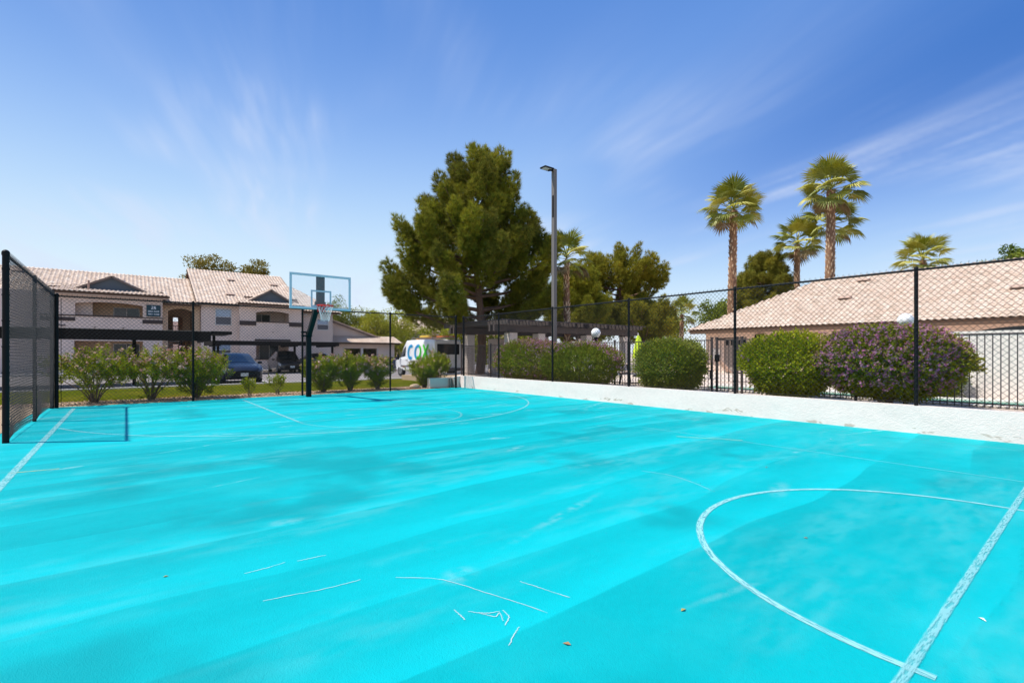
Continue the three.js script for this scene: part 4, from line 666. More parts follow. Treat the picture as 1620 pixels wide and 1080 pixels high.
{ // white cable van
  const t = thing('service_van', 'white service van with large blue and green COX lettering', 'van', [14.9, 0, -27.65], Math.PI);      // front towards -z
  const white = mat([0.86, 0.86, 0.86], 0.3, { clearcoat: 0.8, clearcoatRoughness: 0.1 });
  const L = loft([[-2.65, 0.42, 1.15, 2.18, 0.94, 0.99, 0.86], [-2.55, 0.4, 1.15, 2.25, 0.97, 1.0, 0.90], [-1, 0.38, 1.15, 2.28, 0.97, 1.0, 0.91], [0.7, 0.38, 1.15, 2.27, 0.97, 1.0, 0.90], [1.15, 0.38, 1.15, 2.20, 0.97, 1.0, 0.86], [1.75, 0.38, 1.14, 1.62, 0.97, 1.0, 0.82], [2.05, 0.38, 1.08, 1.22, 0.96, 0.985, 0.80], [2.45, 0.38, 0.98, 1.05, 0.90, 0.94, 0.76], [2.65, 0.45, 0.78, 0.84, 0.80, 0.84, 0.68]], { edge: 0.14, ns: 56, crown: 0.03 });
  const b = mesh('body', L.body, white, t, false);
  mesh('windshield', L.patch(1.2, 1.98, 0.83, 1), glassCar, b, false); for (const s of [1, -1]) { mesh('cab_window', L.patch(1.0, 1.78, 0.535, 0.72, [s]), glassCar, b, false); mesh('headlight', L.patch(2.25, 2.55, 0.36, 0.47, [s]), mat([0.6, 0.62, 0.65], 0.15), t, false); mesh('door_mirror', rbox(0.12, 0.34, 0.12, 0.03, s * 1.12, 1.22, 1.72), M.black, t, false); }
  mesh('rear_window', rbox(1.5, 0.62, 0.03, 0.05, 0, 1.70, -2.665), M.glassDark, t, false); mesh('rear_door_seam', box(0.02, 1.6, 0.01, 0, 1.25, -2.684), M.rubber, t); mesh('rear_bumper', rbox(1.9, 0.2, 0.16, 0.04, 0, 0.5, -2.7), M.screen, t, false);
  for (const s of [1, -1]) { mesh('tail_light', rbox(0.08, 0.5, 0.05, 0.02, s * 0.9, 1.05, -2.66), mat([0.35, 0.012, 0.01], 0.25), t, false); mesh('side_moulding', rbox(0.02, 0.1, 4.0, 0.008, s * 0.99, 0.66, -0.4), M.screen, t); mesh('door_handle', rbox(0.03, 0.04, 0.18, 0.01, s * 1.01, 1.03, 0.78), M.black, t, false); mesh('door_seam', box(0.008, 0.75, 0.014, s * 1.0, 0.80, 0.62), M.rubber, t); mesh('sliding_rail', box(0.012, 0.03, 2.2, s * 1.002, 1.0, -0.9), M.screen, t); }
  wheels(t, 0.96, 1.72, -1.55, 0.36);
  // lettering on both flanks
  const cv = document.createElement('canvas'); cv.width = 768; cv.height = 256; const c = cv.getContext('2d'); c.clearRect(0, 0, 768, 256); c.lineCap = 'butt'; c.lineWidth = 46;
  c.strokeStyle = '#1191c9'; c.beginPath(); c.ellipse(130, 128, 84, 98, 0, 0.95, Math.PI * 2 - 0.95); c.stroke();
  c.strokeStyle = '#1191c9'; c.beginPath(); c.ellipse(372, 128, 90, 98, 0, 1.9, 5.2); c.stroke(); c.strokeStyle = '#3fbf2e'; c.beginPath(); c.ellipse(372, 128, 90, 98, 0, -1.12, 1.95); c.stroke();
  c.strokeStyle = '#45cf25'; c.beginPath(); c.moveTo(540, 14); c.lineTo(700, 242); c.stroke(); c.beginPath(); c.moveTo(700, 14); c.lineTo(540, 242); c.stroke();
  const tx = new THREE.CanvasTexture(cv); tx.colorSpace = THREE.SRGBColorSpace;
  const lm = new THREE.MeshPhysicalMaterial({ map: tx, transparent: true, roughness: 0.35 });
  for (const s of [1, -1]) { const g = new THREE.PlaneGeometry(3.0, 0.98); g.rotateY(s * Math.PI / 2); g.rotateZ(s * 0.085); g.translate(s * 0.985, 1.54, -0.75); mesh('lettering', g, lm, t, false); }
  // roof rack and ladder
  for (const z of [-2.2, -0.9, 0.4]) mesh('roof_bar', [box(1.7, 0.04, 0.05, 0, 2.40, z), box(0.04, 0.12, 0.05, -0.8, 2.34, z), box(0.04, 0.12, 0.05, 0.8, 2.34, z)], M.alloy, t);
  const lad = mesh('ladder', [box(0.05, 0.09, 3.2, -0.52, 2.47, -0.9), box(0.05, 0.09, 3.2, -0.12, 2.47, -0.9)], mat([0.62, 0.16, 0.03], 0.5), t); for (let i = 0; i < 10; i++) mesh('rung', box(0.36, 0.03, 0.03, -0.32, 2.47, -2.35 + i * 0.32), M.alloy, lad);
  mesh('conduit_box', rbox(0.3, 0.12, 1.6, 0.03, 0.45, 2.49, -1.0), mat([0.65, 0.42, 0.05], 0.5), t);
  mesh('beacon', rbox(0.2, 0.1, 0.14, 0.03, 0.2, 2.36, 0.75), mat([0.7, 0.35, 0.02], 0.3), t);
}
{ const t = thing('refuse_bin', 'dark blue refuse bin at the end of the garage', 'bin', [21.0, 0, -46.2]); mesh('container', rbox(1.5, 0.95, 0.9, 0.03, 0, 0.55, 0), mat([0.03, 0.055, 0.11], 0.5), t); mesh('lid', rbox(1.56, 0.06, 0.96, 0.02, 0, 1.06, 0), M.black, t); }

// ================================================================ plants
const leafM = new THREE.MeshPhysicalMaterial({ color: 0xffffff, roughness: 0.7, transmission: 0.42, thickness: 0, side: THREE.DoubleSide, specularIntensity: 0.2 });
const needleM = new THREE.MeshPhysicalMaterial({ color: 0xffffff, roughness: 0.8, transmission: 0.32, thickness: 0, side: THREE.DoubleSide, specularIntensity: 0.2 });
const petalM = new THREE.MeshPhysicalMaterial({ color: 0xffffff, roughness: 0.8, transmission: 0.3, thickness: 0, side: THREE.DoubleSide });
function triGeo(list) { const g = new THREE.BufferGeometry(); g.setAttribute('position', new THREE.Float32BufferAttribute(list, 3)); g.computeVertexNormals(); return g; }
const leafGeo = (l, w, fold = 0.25) => triGeo([0, 0, 0, -w / 2, w * fold, l * 0.45, 0, 0, l, 0, 0, 0, 0, 0, l, w / 2, w * fold, l * 0.45]);
function needleGeo(n, l, w, spread, seed) { const q = rng(seed), p = []; for (let i = 0; i < n; i++) { const a = q() * 6.283, s = spread * Math.sqrt(q()), L = l * (0.7 + 0.4 * q()), d = V(Math.cos(a) * Math.sin(s), Math.sin(a) * Math.sin(s), Math.cos(s)), side = V(q() - 0.5, q() - 0.5, q() - 0.5).cross(d).normalize().multiplyScalar(w / 2), o = V(0, 0, q() * l * 0.35); p.push(o.x - side.x, o.y - side.y, o.z - side.z, o.x + side.x, o.y + side.y, o.z + side.z, o.x + d.x * L, o.y + d.y * L, o.z + d.z * L); } return triGeo(p); }
class Cloud {                                    // many small copies kept as one part
  constructor() { this.m = []; this.c = []; this.q = new THREE.Quaternion(); this.z = V(0, 0, 1); this.t = new THREE.Matrix4(); }
  add(p, dir, roll, s, col) { this.q.setFromUnitVectors(this.z, dir); this.q.multiply(new THREE.Quaternion().setFromAxisAngle(this.z, roll)); this.t.compose(p, this.q, V(s, s, s)); this.m.push(this.t.clone()); this.c.push(col); }
  build(name, geo, m, parent) { if (!this.m.length) return null; const o = new THREE.InstancedMesh(geo, m, this.m.length); this.m.forEach((x, i) => { o.setMatrixAt(i, x); o.setColorAt(i, this.c[i]); }); o.castShadow = o.receiveShadow = true; o.name = parent ? name : numbered(name); o.userData.kind = 'stuff'; (parent ?? scene).add(o); return o; }
}
const dirR = () => { const y = rr(-1, 1), a = rr(0, 6.2832), r = Math.sqrt(1 - y * y); return V(r * Math.cos(a), y, r * Math.sin(a)); };
const jit = (c, k) => { const w = 1 + rr(-k, k), h = rr(-k, k) * 0.5; return lin(c[0] * w * (1 + h), c[1] * w, c[2] * w * (1 - h)); };
const mixc = (a, b, t) => [0, 1, 2].map((i) => lerp(a[i], b[i], t));
const n3 = (d, f, o) => (vn(d.x * f + o, d.y * f + o * 1.7) + vn(d.y * f + 31 + o, d.z * f + 5) + vn(d.z * f + 71, d.x * f + o * 2.3)) / 3;

// ---- clipped shrubs: shoots of small leaves through the outer part of a rounded body
const smallLeaf = leafGeo(0.058, 0.030), blossom = (() => { const p = []; for (let i = 0; i < 5; i++) { const a = i / 5 * 6.283, b = a + 0.62, c = a + 1.0; p.push(0, 0, 0, Math.cos(a) * 0.02, Math.sin(a) * 0.02, 0.014, Math.cos(b) * 0.026, Math.sin(b) * 0.026, 0.02); } return triGeo(p); })();
function shrub(o) {
  const t = thing('clipped_shrub', o.label, 'shrub', [o.x, Y - 0.01, o.z], 0, o.group), leaves = new Cloud(), fl = new Cloud(), p = o.p ?? 2.5, cy = (o.y0 + o.y1) / 2 - Y, hy = (o.y1 - o.y0) / 2;
  for (let i = 0; i < o.shoots; i++) {
    const d = dirR(); const k = Math.pow(Math.pow(Math.abs(d.x), p) + Math.pow(Math.abs(d.y), p) + Math.pow(Math.abs(d.z), p), -1 / p);
    const lump = 1 + 0.20 * (n3(d, 2.6, o.seed) - 0.5) + 0.16 * (n3(d, 7, o.seed + 9) - 0.5), deep = R() < 0.25 ? rr(0.55, 0.85) : 1 - 0.16 * Math.pow(R(), 1.6);
    const under = d.y < -0.2 ? 1 - 0.25 * (o.taper ?? 0.6) : 1;
    const b = V(d.x * k * o.rx * lump * deep * under, cy + d.y * k * hy * lump * deep, d.z * k * o.rz * lump * deep * under);
    const out = V(d.x / o.rx, d.y / hy, d.z / o.rz).normalize().add(V(rr(-0.5, 0.5), rr(0.0, 0.75), rr(-0.5, 0.5))).normalize();
    const L = rr(0.10, 0.22), patch = n3(b, 1.1, o.seed + 3), base = mixc(o.c0, o.c1, sstep(0.35, 0.65, patch + rr(-0.12, 0.12)));
    for (let j = 0; j < 9; j++) { const f = j / 8; const q = b.clone().addScaledVector(out, L * f); const ld = dirR().multiplyScalar(0.9).addScaledVector(out, 0.55 + f * 0.5).normalize(); leaves.add(q, ld, rr(0, 6.28), rr(0.7, 1.25), jit(base, 0.22)); }
    if (o.flower && deep > 0.84 && d.y > -0.65) { const m = sstep(o.fl0 ?? 0.42, (o.fl0 ?? 0.42) + 0.16, n3(b, 1.2, o.seed + 21) + 0.10 * sstep(-0.2, 0.5, d.y)); if (R() < m * o.flower) for (let j = 0; j < 5; j++) fl.add(b.clone().addScaledVector(out, L * rr(0.7, 1.15)).add(dirR().multiplyScalar(0.035)), dirR().addScaledVector(out, 1).normalize(), rr(0, 6), rr(0.7, 1.2), jit(R() < 0.5 ? [0.52, 0.13, 0.40] : [0.60, 0.30, 0.46], 0.25)); }
  }
  leaves.build('foliage', smallLeaf, leafM, t); fl.build('blossom', blossom, petalM, t);
  for (let i = 0; i < (o.stems ?? 5); i++) { const a = i * 2.4 + o.seed, r = rr(0.3, 0.7); mesh('stem', tube([V(rr(-0.1, 0.1), 0, rr(-0.12, 0.12)), V(Math.cos(a) * o.rx * r * 0.35, (o.y0 - Y) * 0.6 + 0.08, Math.sin(a) * o.rz * r * 0.3), V(Math.cos(a) * o.rx * r * 0.8, cy * 0.8, Math.sin(a) * o.rz * r * 0.7)], 0.035, 0.014, 6, 8), M.stem, t, false); }
  return t;
}
const gB = [0.27, 0.30, 0.014], gD = [0.19, 0.215, 0.016], gL = [0.40, 0.42, 0.016], gG = [0.32, 0.34, 0.070], gO = [0.34, 0.27, 0.055];
shrub({ label: 'bright green clipped shrub at the left end of the big flowering hedge', x: 12.55, z: -5.15, rx: 0.86, rz: 0.95, y0: 0.52, y1: 1.84, shoots: 5200, c0: gB, c1: gL, seed: 3, group: 'clipped shrubs along the white wall', flower: 0.03 });
shrub({ label: 'largest purple flowering shrub crossed by a black fence post', x: 12.55, z: -3.22, rx: 0.90, rz: 1.20, y0: 0.64, y1: 1.90, shoots: 7600, c0: gB, c1: gO, seed: 8, group: 'clipped shrubs along the white wall', flower: 0.42, fl0: 0.48, stems: 7 });
shrub({ label: 'rounded silvery green clipped shrub without flowers', x: 12.55, z: -8.42, rx: 0.82, rz: 0.86, y0: 0.36, y1: 1.74, shoots: 5200, c0: gG, c1: gB, seed: 13, group: 'clipped shrubs along the white wall', p: 2.9 });
shrub({ label: 'magenta flowering shrub below the smaller globe lamp', x: 12.6, z: -12.15, rx: 0.95, rz: 1.55, y0: 0.36, y1: 1.72, shoots: 4600, c0: gB, c1: gD, seed: 19, group: 'clipped shrubs along the white wall', flower: 0.5, fl0: 0.48 });
shrub({ label: 'green and purple shrub in front of the light pole', x: 12.6, z: -14.95, rx: 0.98, rz: 1.6, y0: 0.36, y1: 1.86, shoots: 4600, c0: gB, c1: gO, seed: 27, group: 'clipped shrubs along the white wall', flower: 0.5, fl0: 0.48 });
shrub({ label: 'small shrub added to cast a shadow at the foot of the white pool wall', x: 16.05, z: -3.0, rx: 0.24, rz: 0.34, y0: 0.36, y1: 1.2, shoots: 600, c0: gD, c1: gB, seed: 33, stems: 3 });  // not a known plant: added for the shadow it throws on the wall

// ---- oleanders along the back fence
const oleLeaf = leafGeo(0.125, 0.029, 0.3), petalBig = (() => { const p = []; for (let i = 0; i < 5; i++) { const a = i / 5 * 6.283; p.push(0, 0, 0, Math.cos(a) * 0.034, Math.sin(a) * 0.034, 0.014, Math.cos(a + 0.9) * 0.036, Math.sin(a + 0.9) * 0.036, 0.018); } return triGeo(p); })();
function oleander(o) {
  const t = thing(o.small ? 'young_oleander' : 'oleander', o.label, 'shrub', [o.x, 0.0, o.z], 0, 'oleanders along the back fence'), lv = new Cloud(), fl = new Cloud(), n = o.stems ?? 15;
  const tips = [];
  for (let i = 0; i < n; i++) {
    const a = i * 2.399 + o.x, f = Math.sqrt((i + 0.5) / n), h = o.h * (1 - 0.28 * f * f) * rr(0.88, 1.05), r = o.r * f;
    const p1 = V(Math.cos(a) * r * 0.28, h * 0.33, Math.sin(a) * r * 0.22), p2 = V(Math.cos(a) * r * 0.8, h * 0.72, Math.sin(a) * r * 0.62), p3 = V(Math.cos(a) * r, h, Math.sin(a) * r * 0.75);
    mesh('stem', tube([V(Math.cos(a) * 0.06, 0, Math.sin(a) * 0.06), p1, p2, p3], 0.02 * (o.small ? 0.5 : 1), 0.006, 5, 9), M.stem, t, false);
    for (let k = 0; k < (o.tw ?? 18); k++) { const b = p2.clone().lerp(p3, rr(-0.5, 1)).add(dirR().multiplyScalar(o.r * 0.26)); tips.push([b, dirR().multiplyScalar(0.55).add(V(0, 0.9, 0)).addScaledVector(V(b.x, 0, b.z), 0.5).normalize()]); }
  }
  if (!o.small) for (let i = 0; i < (o.low ?? 40); i++) { const a = rr(0, 6.28), r = o.r * rr(0.2, 0.75) * 0.7, b = V(Math.cos(a) * r, rr(0.1, 0.6) * o.h * 0.8, Math.sin(a) * r * 0.7); tips.push([b, dirR().multiplyScalar(0.6).add(V(0, 0.6, 0)).normalize()]); }
  for (const [b, d] of tips) {
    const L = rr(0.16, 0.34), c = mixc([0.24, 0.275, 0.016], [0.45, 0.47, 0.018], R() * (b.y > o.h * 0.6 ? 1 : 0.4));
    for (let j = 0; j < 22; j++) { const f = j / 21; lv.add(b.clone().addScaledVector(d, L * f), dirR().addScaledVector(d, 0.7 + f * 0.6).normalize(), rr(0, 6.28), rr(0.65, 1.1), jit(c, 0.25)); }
    if (b.y > o.h * 0.45 && R() < (o.fl ?? 0.3)) { const q = b.clone().addScaledVector(d, L * 1.02); for (let j = 0; j < 7; j++) fl.add(q.clone().add(dirR().multiplyScalar(0.055)), dirR().addScaledVector(d, 1).normalize(), rr(0, 6), rr(0.7, 1.15), jit(R() < 0.6 ? [0.70, 0.38, 0.36] : [0.62, 0.44, 0.32], 0.2)); }
  }
  lv.build('foliage', oleLeaf, leafM, t); fl.build('blossom', petalBig, petalM, t); return t;
}
const OG = [
  ['leggy oleander nearest the left corner of the back fence', -0.72, 0.98, 1.38, 0.22, 14],
  ['pink flowering oleander with bare lower stems under the carport post', 0.62, 0.92, 1.38, 0.45, 14],
  ['dense oleander left of the dark blue car', 1.80, 0.90, 1.38, 0.4, 20],
  ['oleander directly right of the hoop post', 5.82, 0.68, 1.12, 0.3, 18],
  ['tallest oleander in front of the garage bays', 6.85, 0.62, 1.25, 0.3, 18],
  ['pinkest oleander in front of the refuse bin', 7.95, 0.55, 1.12, 0.75, 16],
  ['sparse oleander at the white wall corner below the van lettering', 10.0, 0.62, 1.0, 0.3, 16],
];
for (const [label, x, r, h, fl, st] of OG) oleander({ label, x, z: -18.85 + (x > 9 ? 0.1 : 0), r, h, fl, stems: st, low: st > 14 ? 80 : 14 });
oleander({ label: 'oleander against the white retaining wall corner hiding the van wheels', x: 10.75, z: -18.95, r: 0.6, h: 1.35, fl: 0.1, stems: 14, low: 20 });
oleander({ label: 'very small young oleander nearest the dark blue car', x: 3.32, z: -18.7, r: 0.2, h: 0.42, fl: 0, stems: 6, tw: 3, small: true });
oleander({ label: 'young oleander just left of the hoop post', x: 4.2, z: -18.7, r: 0.26, h: 0.52, fl: 0, stems: 7, tw: 4, small: true });

// ---- grass, pebbles
{
  const blade = (() => { const p = [], q = rng(4); for (let i = 0; i < 9; i++) { const a = q() * 6.28, x = (q() - 0.5) * 0.08, z = (q() - 0.5) * 0.08, h = 0.03 + q() * 0.04, dx = Math.cos(a), dz = Math.sin(a); p.push(x - dz * 0.005, 0, z + dx * 0.005, x + dz * 0.005, 0, z - dx * 0.005, x + dx * h * 0.6, h, z + dz * h * 0.6); } return triGeo(p); })();
  const c = new Cloud(), up = V(0, 0, 1), q = V();
  const g = new THREE.InstancedMesh(blade, leafM, 52000), m = new THREE.Matrix4(), qt = new THREE.Quaternion();
  for (let i = 0; i < 52000; i++) { const x = rr(-9, 13.1), z = rr(-24.8, -19.5), k = fbm(x * 0.7, z * 0.9, 3); qt.setFromAxisAngle(V(0, 1, 0), rr(0, 6.28)); const s = rr(0.7, 1.35); m.compose(V(x, 0.008, z), qt, V(s, s, s)); g.setMatrixAt(i, m); g.setColorAt(i, jit(mixc([0.27, 0.30, 0.012], [0.37, 0.35, 0.03], sstep(0.4, 0.7, k)), 0.25)); }
  g.name = 'lawn_grass'; g.castShadow = g.receiveShadow = true; g.userData = { kind: 'stuff', label: 'strip of short bright green grass behind the back fence', category: 'grass' }; scene.add(g);
  const st = new THREE.IcosahedronGeometry(0.022, 0), pb = new THREE.InstancedMesh(st, mat([1, 1, 1], 0.9), 5200);
  for (let i = 0; i < 5200; i++) { const far = i < 3600, x = far ? rr(-8, 11.3) : rr(11.6, 13.5), z = far ? rr(-19.7, -17.95) : rr(-18, 0); qt.setFromEuler(new THREE.Euler(rr(0, 6), rr(0, 6), rr(0, 6))); const s = rr(0.5, 1.5); m.compose(V(x, far ? 0.012 : Y, z), qt, V(s, s * 0.7, s)); pb.setMatrixAt(i, m); pb.setColorAt(i, jit(R() < 0.5 ? [0.46, 0.30, 0.18] : [0.36, 0.25, 0.17], 0.3)); }
  pb.name = 'gravel'; pb.castShadow = pb.receiveShadow = true; pb.userData = { kind: 'stuff', label: 'tan gravel strewn over the planting beds', category: 'gravel' }; scene.add(pb);
  const rock = new THREE.IcosahedronGeometry(0.16, 2); { const p = rock.attributes.position; for (let i = 0; i < p.count; i++) { const v = V(p.getX(i), p.getY(i), p.getZ(i)); v.multiplyScalar(1 + 0.5 * (n3(v, 9, 2) - 0.5)); p.setXYZ(i, v.x * 1.3, v.y * 0.7, v.z); } rock.computeVertexNormals(); }
  const rk = mesh('boulder', rock, mat([0.46, 0.33, 0.22], 0.9), null, false); rk.position.set(9.35, 0.08, -18.35); tag(rk, 'tan boulder at the foot of the oleander by the wall corner', 'rock');
}

// ---- pines
const tuft = needleGeo(20, 0.26, 0.020, 1.15, 6), tuftFine = needleGeo(18, 0.34, 0.026, 1.2, 9);
const RIGHT = V(Math.cos(38.2 * Math.PI / 180), 0, Math.sin(38.2 * Math.PI / 180)), FWD = V(Math.sin(38.2 * Math.PI / 180), 0, -Math.cos(38.2 * Math.PI / 180));
function tab(t, h) { let i = 0; while (i < t.length - 2 && h > t[i + 1][0]) i++; const f = Math.min(1, Math.max(0, (h - t[i][0]) / (t[i + 1][0] - t[i][0]))); return [1, 2].map((k) => lerp(t[i][k], t[i + 1][k], f)); }
function pine(o) {                                 // env rows: [height, reach to the left, reach to the right]
  const t = thing('pine_tree', o.label, 'tree', [o.x, o.y ?? Y, o.z], 0, o.group), fo = new Cloud(), H = o.H, limbs = [];
  const axis = (h) => V((o.lean ?? 0) * RIGHT.x * h / H + 0.18 * Math.sin(h * 0.6), h, (o.lean ?? 0) * RIGHT.z * h / H + 0.15 * Math.cos(h * 0.5));
  const tp = []; for (let i = 0; i <= 9; i++) tp.push(axis(i / 9 * H * 0.94)); tp[0].set(tp[0].x, -0.05, tp[0].z);
  const plume = (c, dir, s, n) => {              // an upright brush of needle tufts
    const col = mixc(o.c0, o.c1, Math.pow(R(), 1.2)), q = new THREE.Quaternion().setFromUnitVectors(V(0, 1, 0), dir);
    for (let i = 0; i < n; i++) { const d = dirR(), k = Math.pow(R(), 0.36), p = V(d.x * s * 0.62, d.y * s * 1.22, d.z * s * 0.62).multiplyScalar(k).applyQuaternion(q).add(c); const out = V(d.x, d.y * 0.6, d.z).applyQuaternion(q).multiplyScalar(0.8).addScaledVector(dir, 0.55 + 0.4 * R()).normalize(); fo.add(p, out, rr(0, 6.28), rr(0.75, 1.25) * (o.ts ?? 1), jit(col, 0.2)); }
  };
  for (let b = 0; b < o.branches; b++) {
    const f = (b + 0.5) / o.branches, h = lerp(o.low, H * 0.97, o.even ? f : Math.pow(f, 0.85)), az = b * 2.39996 + o.seed, [l, r] = tab(o.env, h), e = Math.cos(az), side = e < 0 ? l : r, depth = (l + r) / 2, reach = (Math.abs(e) * side + (1 - Math.abs(e)) * depth) * rr(0.72, 1.06);
    if (o.skip && o.skip(az, h)) continue;
    const dir = RIGHT.clone().multiplyScalar(Math.cos(az)).addScaledVector(FWD, Math.sin(az)), rise = (o.rise ?? 0.32) * reach, h0 = Math.max(o.low * 0.8, h - rise), s0 = axis(h0);
    const p1 = s0.clone().addScaledVector(dir, reach * 0.4).add(V(0, rise * 0.22, 0)), p2 = s0.clone().addScaledVector(dir, reach * 0.8).add(V(0, rise * 0.7, 0)), p3 = s0.clone().addScaledVector(dir, reach).add(V(0, rise + 0.25, 0));
    limbs.push(tube([s0, p1, p2, p3], Math.min(0.13, 0.03 + reach * 0.018), 0.018, 6, 10));
    const curve = new THREE.CatmullRomCurve3([s0, p1, p2, p3]), np = Math.max(2, Math.round(reach * (o.dens ?? 1.55)));
    for (let k = 0; k < np; k++) { const u = lerp(o.bare ?? 0.36, 1, (k + R() * 0.7) / np), c = curve.getPoint(Math.min(1, u)), sc = (o.ps ?? 0.56) * rr(0.72, 1.25) * (0.75 + 0.45 * Math.min(1, reach / 3)); const off = V(dir.z, 0, -dir.x).multiplyScalar(rr(-0.75, 0.75) * sc * 1.1).add(V(0, rr(-0.05, 0.6) * sc, 0)); const pd = dir.clone().multiplyScalar(0.45).add(V(rr(-0.3, 0.3), 1, rr(-0.3, 0.3))).normalize(); const cc = c.clone().add(off); plume(cc, pd, sc, Math.round((o.tufts ?? 95) * sc * sc / 0.3)); if (R() < 0.6) limbs.push(tube([c, c.clone().lerp(cc, 0.6).add(V(0, -0.05, 0)), cc], 0.025, 0.01, 4, 4)); }
  }
  mesh('trunk', tube(tp, o.tr, 0.04, 12, 28), M.bark, t, false); mesh('limbs', limbs, M.bark, t, false);
  for (let i = 0; i < 4; i++) plume(axis(H * (0.9 + i * 0.03)).add(dirR().multiplyScalar(0.25)), V(0, 1, 0), 0.5, 110);
  fo.build('crown', o.fine ? tuftFine : tuft, needleM, t); return t;
}
pine({ label: 'tall dense dark green pine standing right of the van', x: 15.53, z: -22.77, H: 12.15, low: 3.0, tr: 0.27, branches: 74, seed: 1.1, dens: 1.2, ps: 0.54, bare: 0.40, tufts: 105, env: [[2.6, 4.4, 3.4], [3.4, 6.0, 4.4], [4.6, 6.0, 4.9], [5.6, 4.9, 4.3], [6.8, 4.3, 4.1], [8.2, 4.0, 3.7], [9.4, 2.6, 2.3], [10.6, 2.0, 2.0], [11.8, 1.2, 1.6], [12.8, 0.4, 0.7]], c0: [0.170, 0.165, 0.022], c1: [0.33, 0.315, 0.026], skip: (az, h) => h < 5.4 && h > 3.9 && Math.sin(az) < -0.55 });
pine({ label: 'open umbrella-shaped pine with bare orange limbs above the pergola', x: 30.2, z: -24.6, H: 8.9, low: 3.2, tr: 0.2, branches: 40, seed: 2.3, even: true, env: [[2, 3, 3], [3.4, 3.8, 2.8], [5.0, 3.2, 3.4], [6.5, 3.6, 3.3], [7.6, 3.0, 2.9], [8.9, 1.4, 1.2]], c0: [0.25, 0.235, 0.025], c1: [0.38, 0.34, 0.035], bare: 0.5, dens: 1.25, rise: 0.38, ps: 0.6, skip: (az, h) => h > 4.4 && h < 6.0 && Math.sin(az) < 0.2 });
pine({ label: 'feathery pine behind the clubhouse roof between the palms', x: 48.96, z: -22.55, H: 10.6, low: 4.2, tr: 0.2, branches: 34, seed: 0.4, env: [[4, 2.8, 2.8], [6.5, 2.7, 2.7], [8, 2.2, 2.5], [9.4, 1.2, 1.6], [10.8, 0.4, 0.6]], c0: [0.23, 0.22, 0.03], c1: [0.33, 0.30, 0.04], dens: 1.3, ps: 0.6, bare: 0.4, fine: true });
pine({ label: 'soft light green pine behind the left part of the pergola', x: 25.0, z: -24.5, H: 6.7, low: 2.4, tr: 0.16, branches: 34, seed: 3.7, env: [[2, 2.2, 2.4], [4, 2.6, 2.4], [5.5, 2.0, 2.0], [6.7, 0.7, 0.8]], c0: [0.27, 0.27, 0.026], c1: [0.39, 0.37, 0.036], dens: 1.7, ps: 0.55 });
pine({ label: 'low spreading pine at the right end of the pergola', x: 29.7, z: -22.4, H: 4.9, low: 2.0, tr: 0.14, branches: 26, seed: 5.2, env: [[2, 2.0, 2.2], [3.4, 2.2, 2.4], [4.4, 1.5, 1.5], [5.0, 0.6, 0.6]], c0: [0.25, 0.24, 0.025], c1: [0.36, 0.33, 0.036], dens: 1.4, ps: 0.5 });

// ---- broad-leaved trees: leaf clumps on forking limbs
const treeLeaf = leafGeo(0.21, 0.11, 0.2);
function leafTree(o) {
  const t = thing('leafy_tree', o.label, 'tree', [o.x, o.y ?? 0, o.z], 0, o.group), fo = new Cloud(), limbs = [], N = o.clumps;
  const top = o.H, cy = o.cy ?? o.H * 0.66;
  for (let i = 0; i < N; i++) {
    const d = dirR(), k = Math.pow(R(), 0.5), lump = 1 + 0.5 * (n3(d, 2.2, o.seed) - 0.5), c = V(d.x * o.r * k * lump, cy + d.y * (top - cy) * k * lump, d.z * o.r * k * lump), s = o.cs * rr(0.6, 1.25), col = mixc(o.c0, o.c1, R());
    for (let j = 0; j < o.n; j++) { const q = dirR(); fo.add(c.clone().addScaledVector(V(q.x, q.y * 0.7, q.z), s * Math.pow(R(), 0.45)), dirR().addScaledVector(q, 0.6).add(V(0, -0.15, 0)).normalize(), rr(0, 6.28), rr(0.7, 1.3) * (o.ls ?? 1), jit(col, 0.22)); }
    if (i % 3 === 0) limbs.push(tube([V(0, cy * 0.35, 0), V(c.x * 0.45, lerp(cy * 0.4, c.y, 0.6), c.z * 0.45), c], 0.06, 0.015, 5, 7));
  }
  mesh('trunk', tube([V(0, -0.05, 0), V(0.1, cy * 0.4, 0.05), V(0, cy, 0)], o.tr ?? 0.18, 0.05, 9, 10), M.bark, t, false); mesh('limbs', limbs, M.bark, t, false); fo.build('crown', treeLeaf, leafM, t); return t;
}
leafTree({ label: 'yellow-green leafy tree behind the garage roof', x: 23.6, z: -53.5, H: 6.6, cy: 3.6, r: 4.4, clumps: 130, n: 150, cs: 1.0, c0: [0.332, 0.336, 0.021], c1: [0.420, 0.420, 0.025], seed: 4 });
leafTree({ label: 'darker green tree between the hoop and the yellow-green tree', x: 20.6, z: -60, H: 7.9, cy: 5.2, r: 3.2, clumps: 70, n: 140, cs: 0.9, c0: [0.176, 0.202, 0.025], c1: [0.293, 0.302, 0.025], seed: 9 });
leafTree({ label: 'tree crown showing left above the tall apartment roof', x: 8.9, z: -74.0, H: 14.3, cy: 11.5, r: 3.4, clumps: 54, n: 120, cs: 0.9, ls: 1.3, c0: [0.195, 0.168, 0.033], c1: [0.293, 0.235, 0.041], seed: 14 });
leafTree({ label: 'tree crown showing right above the tall apartment roof', x: 12.9, z: -72.5, H: 14.1, cy: 11.6, r: 2.6, clumps: 40, n: 120, cs: 0.8, ls: 1.3, c0: [0.195, 0.168, 0.033], c1: [0.293, 0.235, 0.041], seed: 17 });
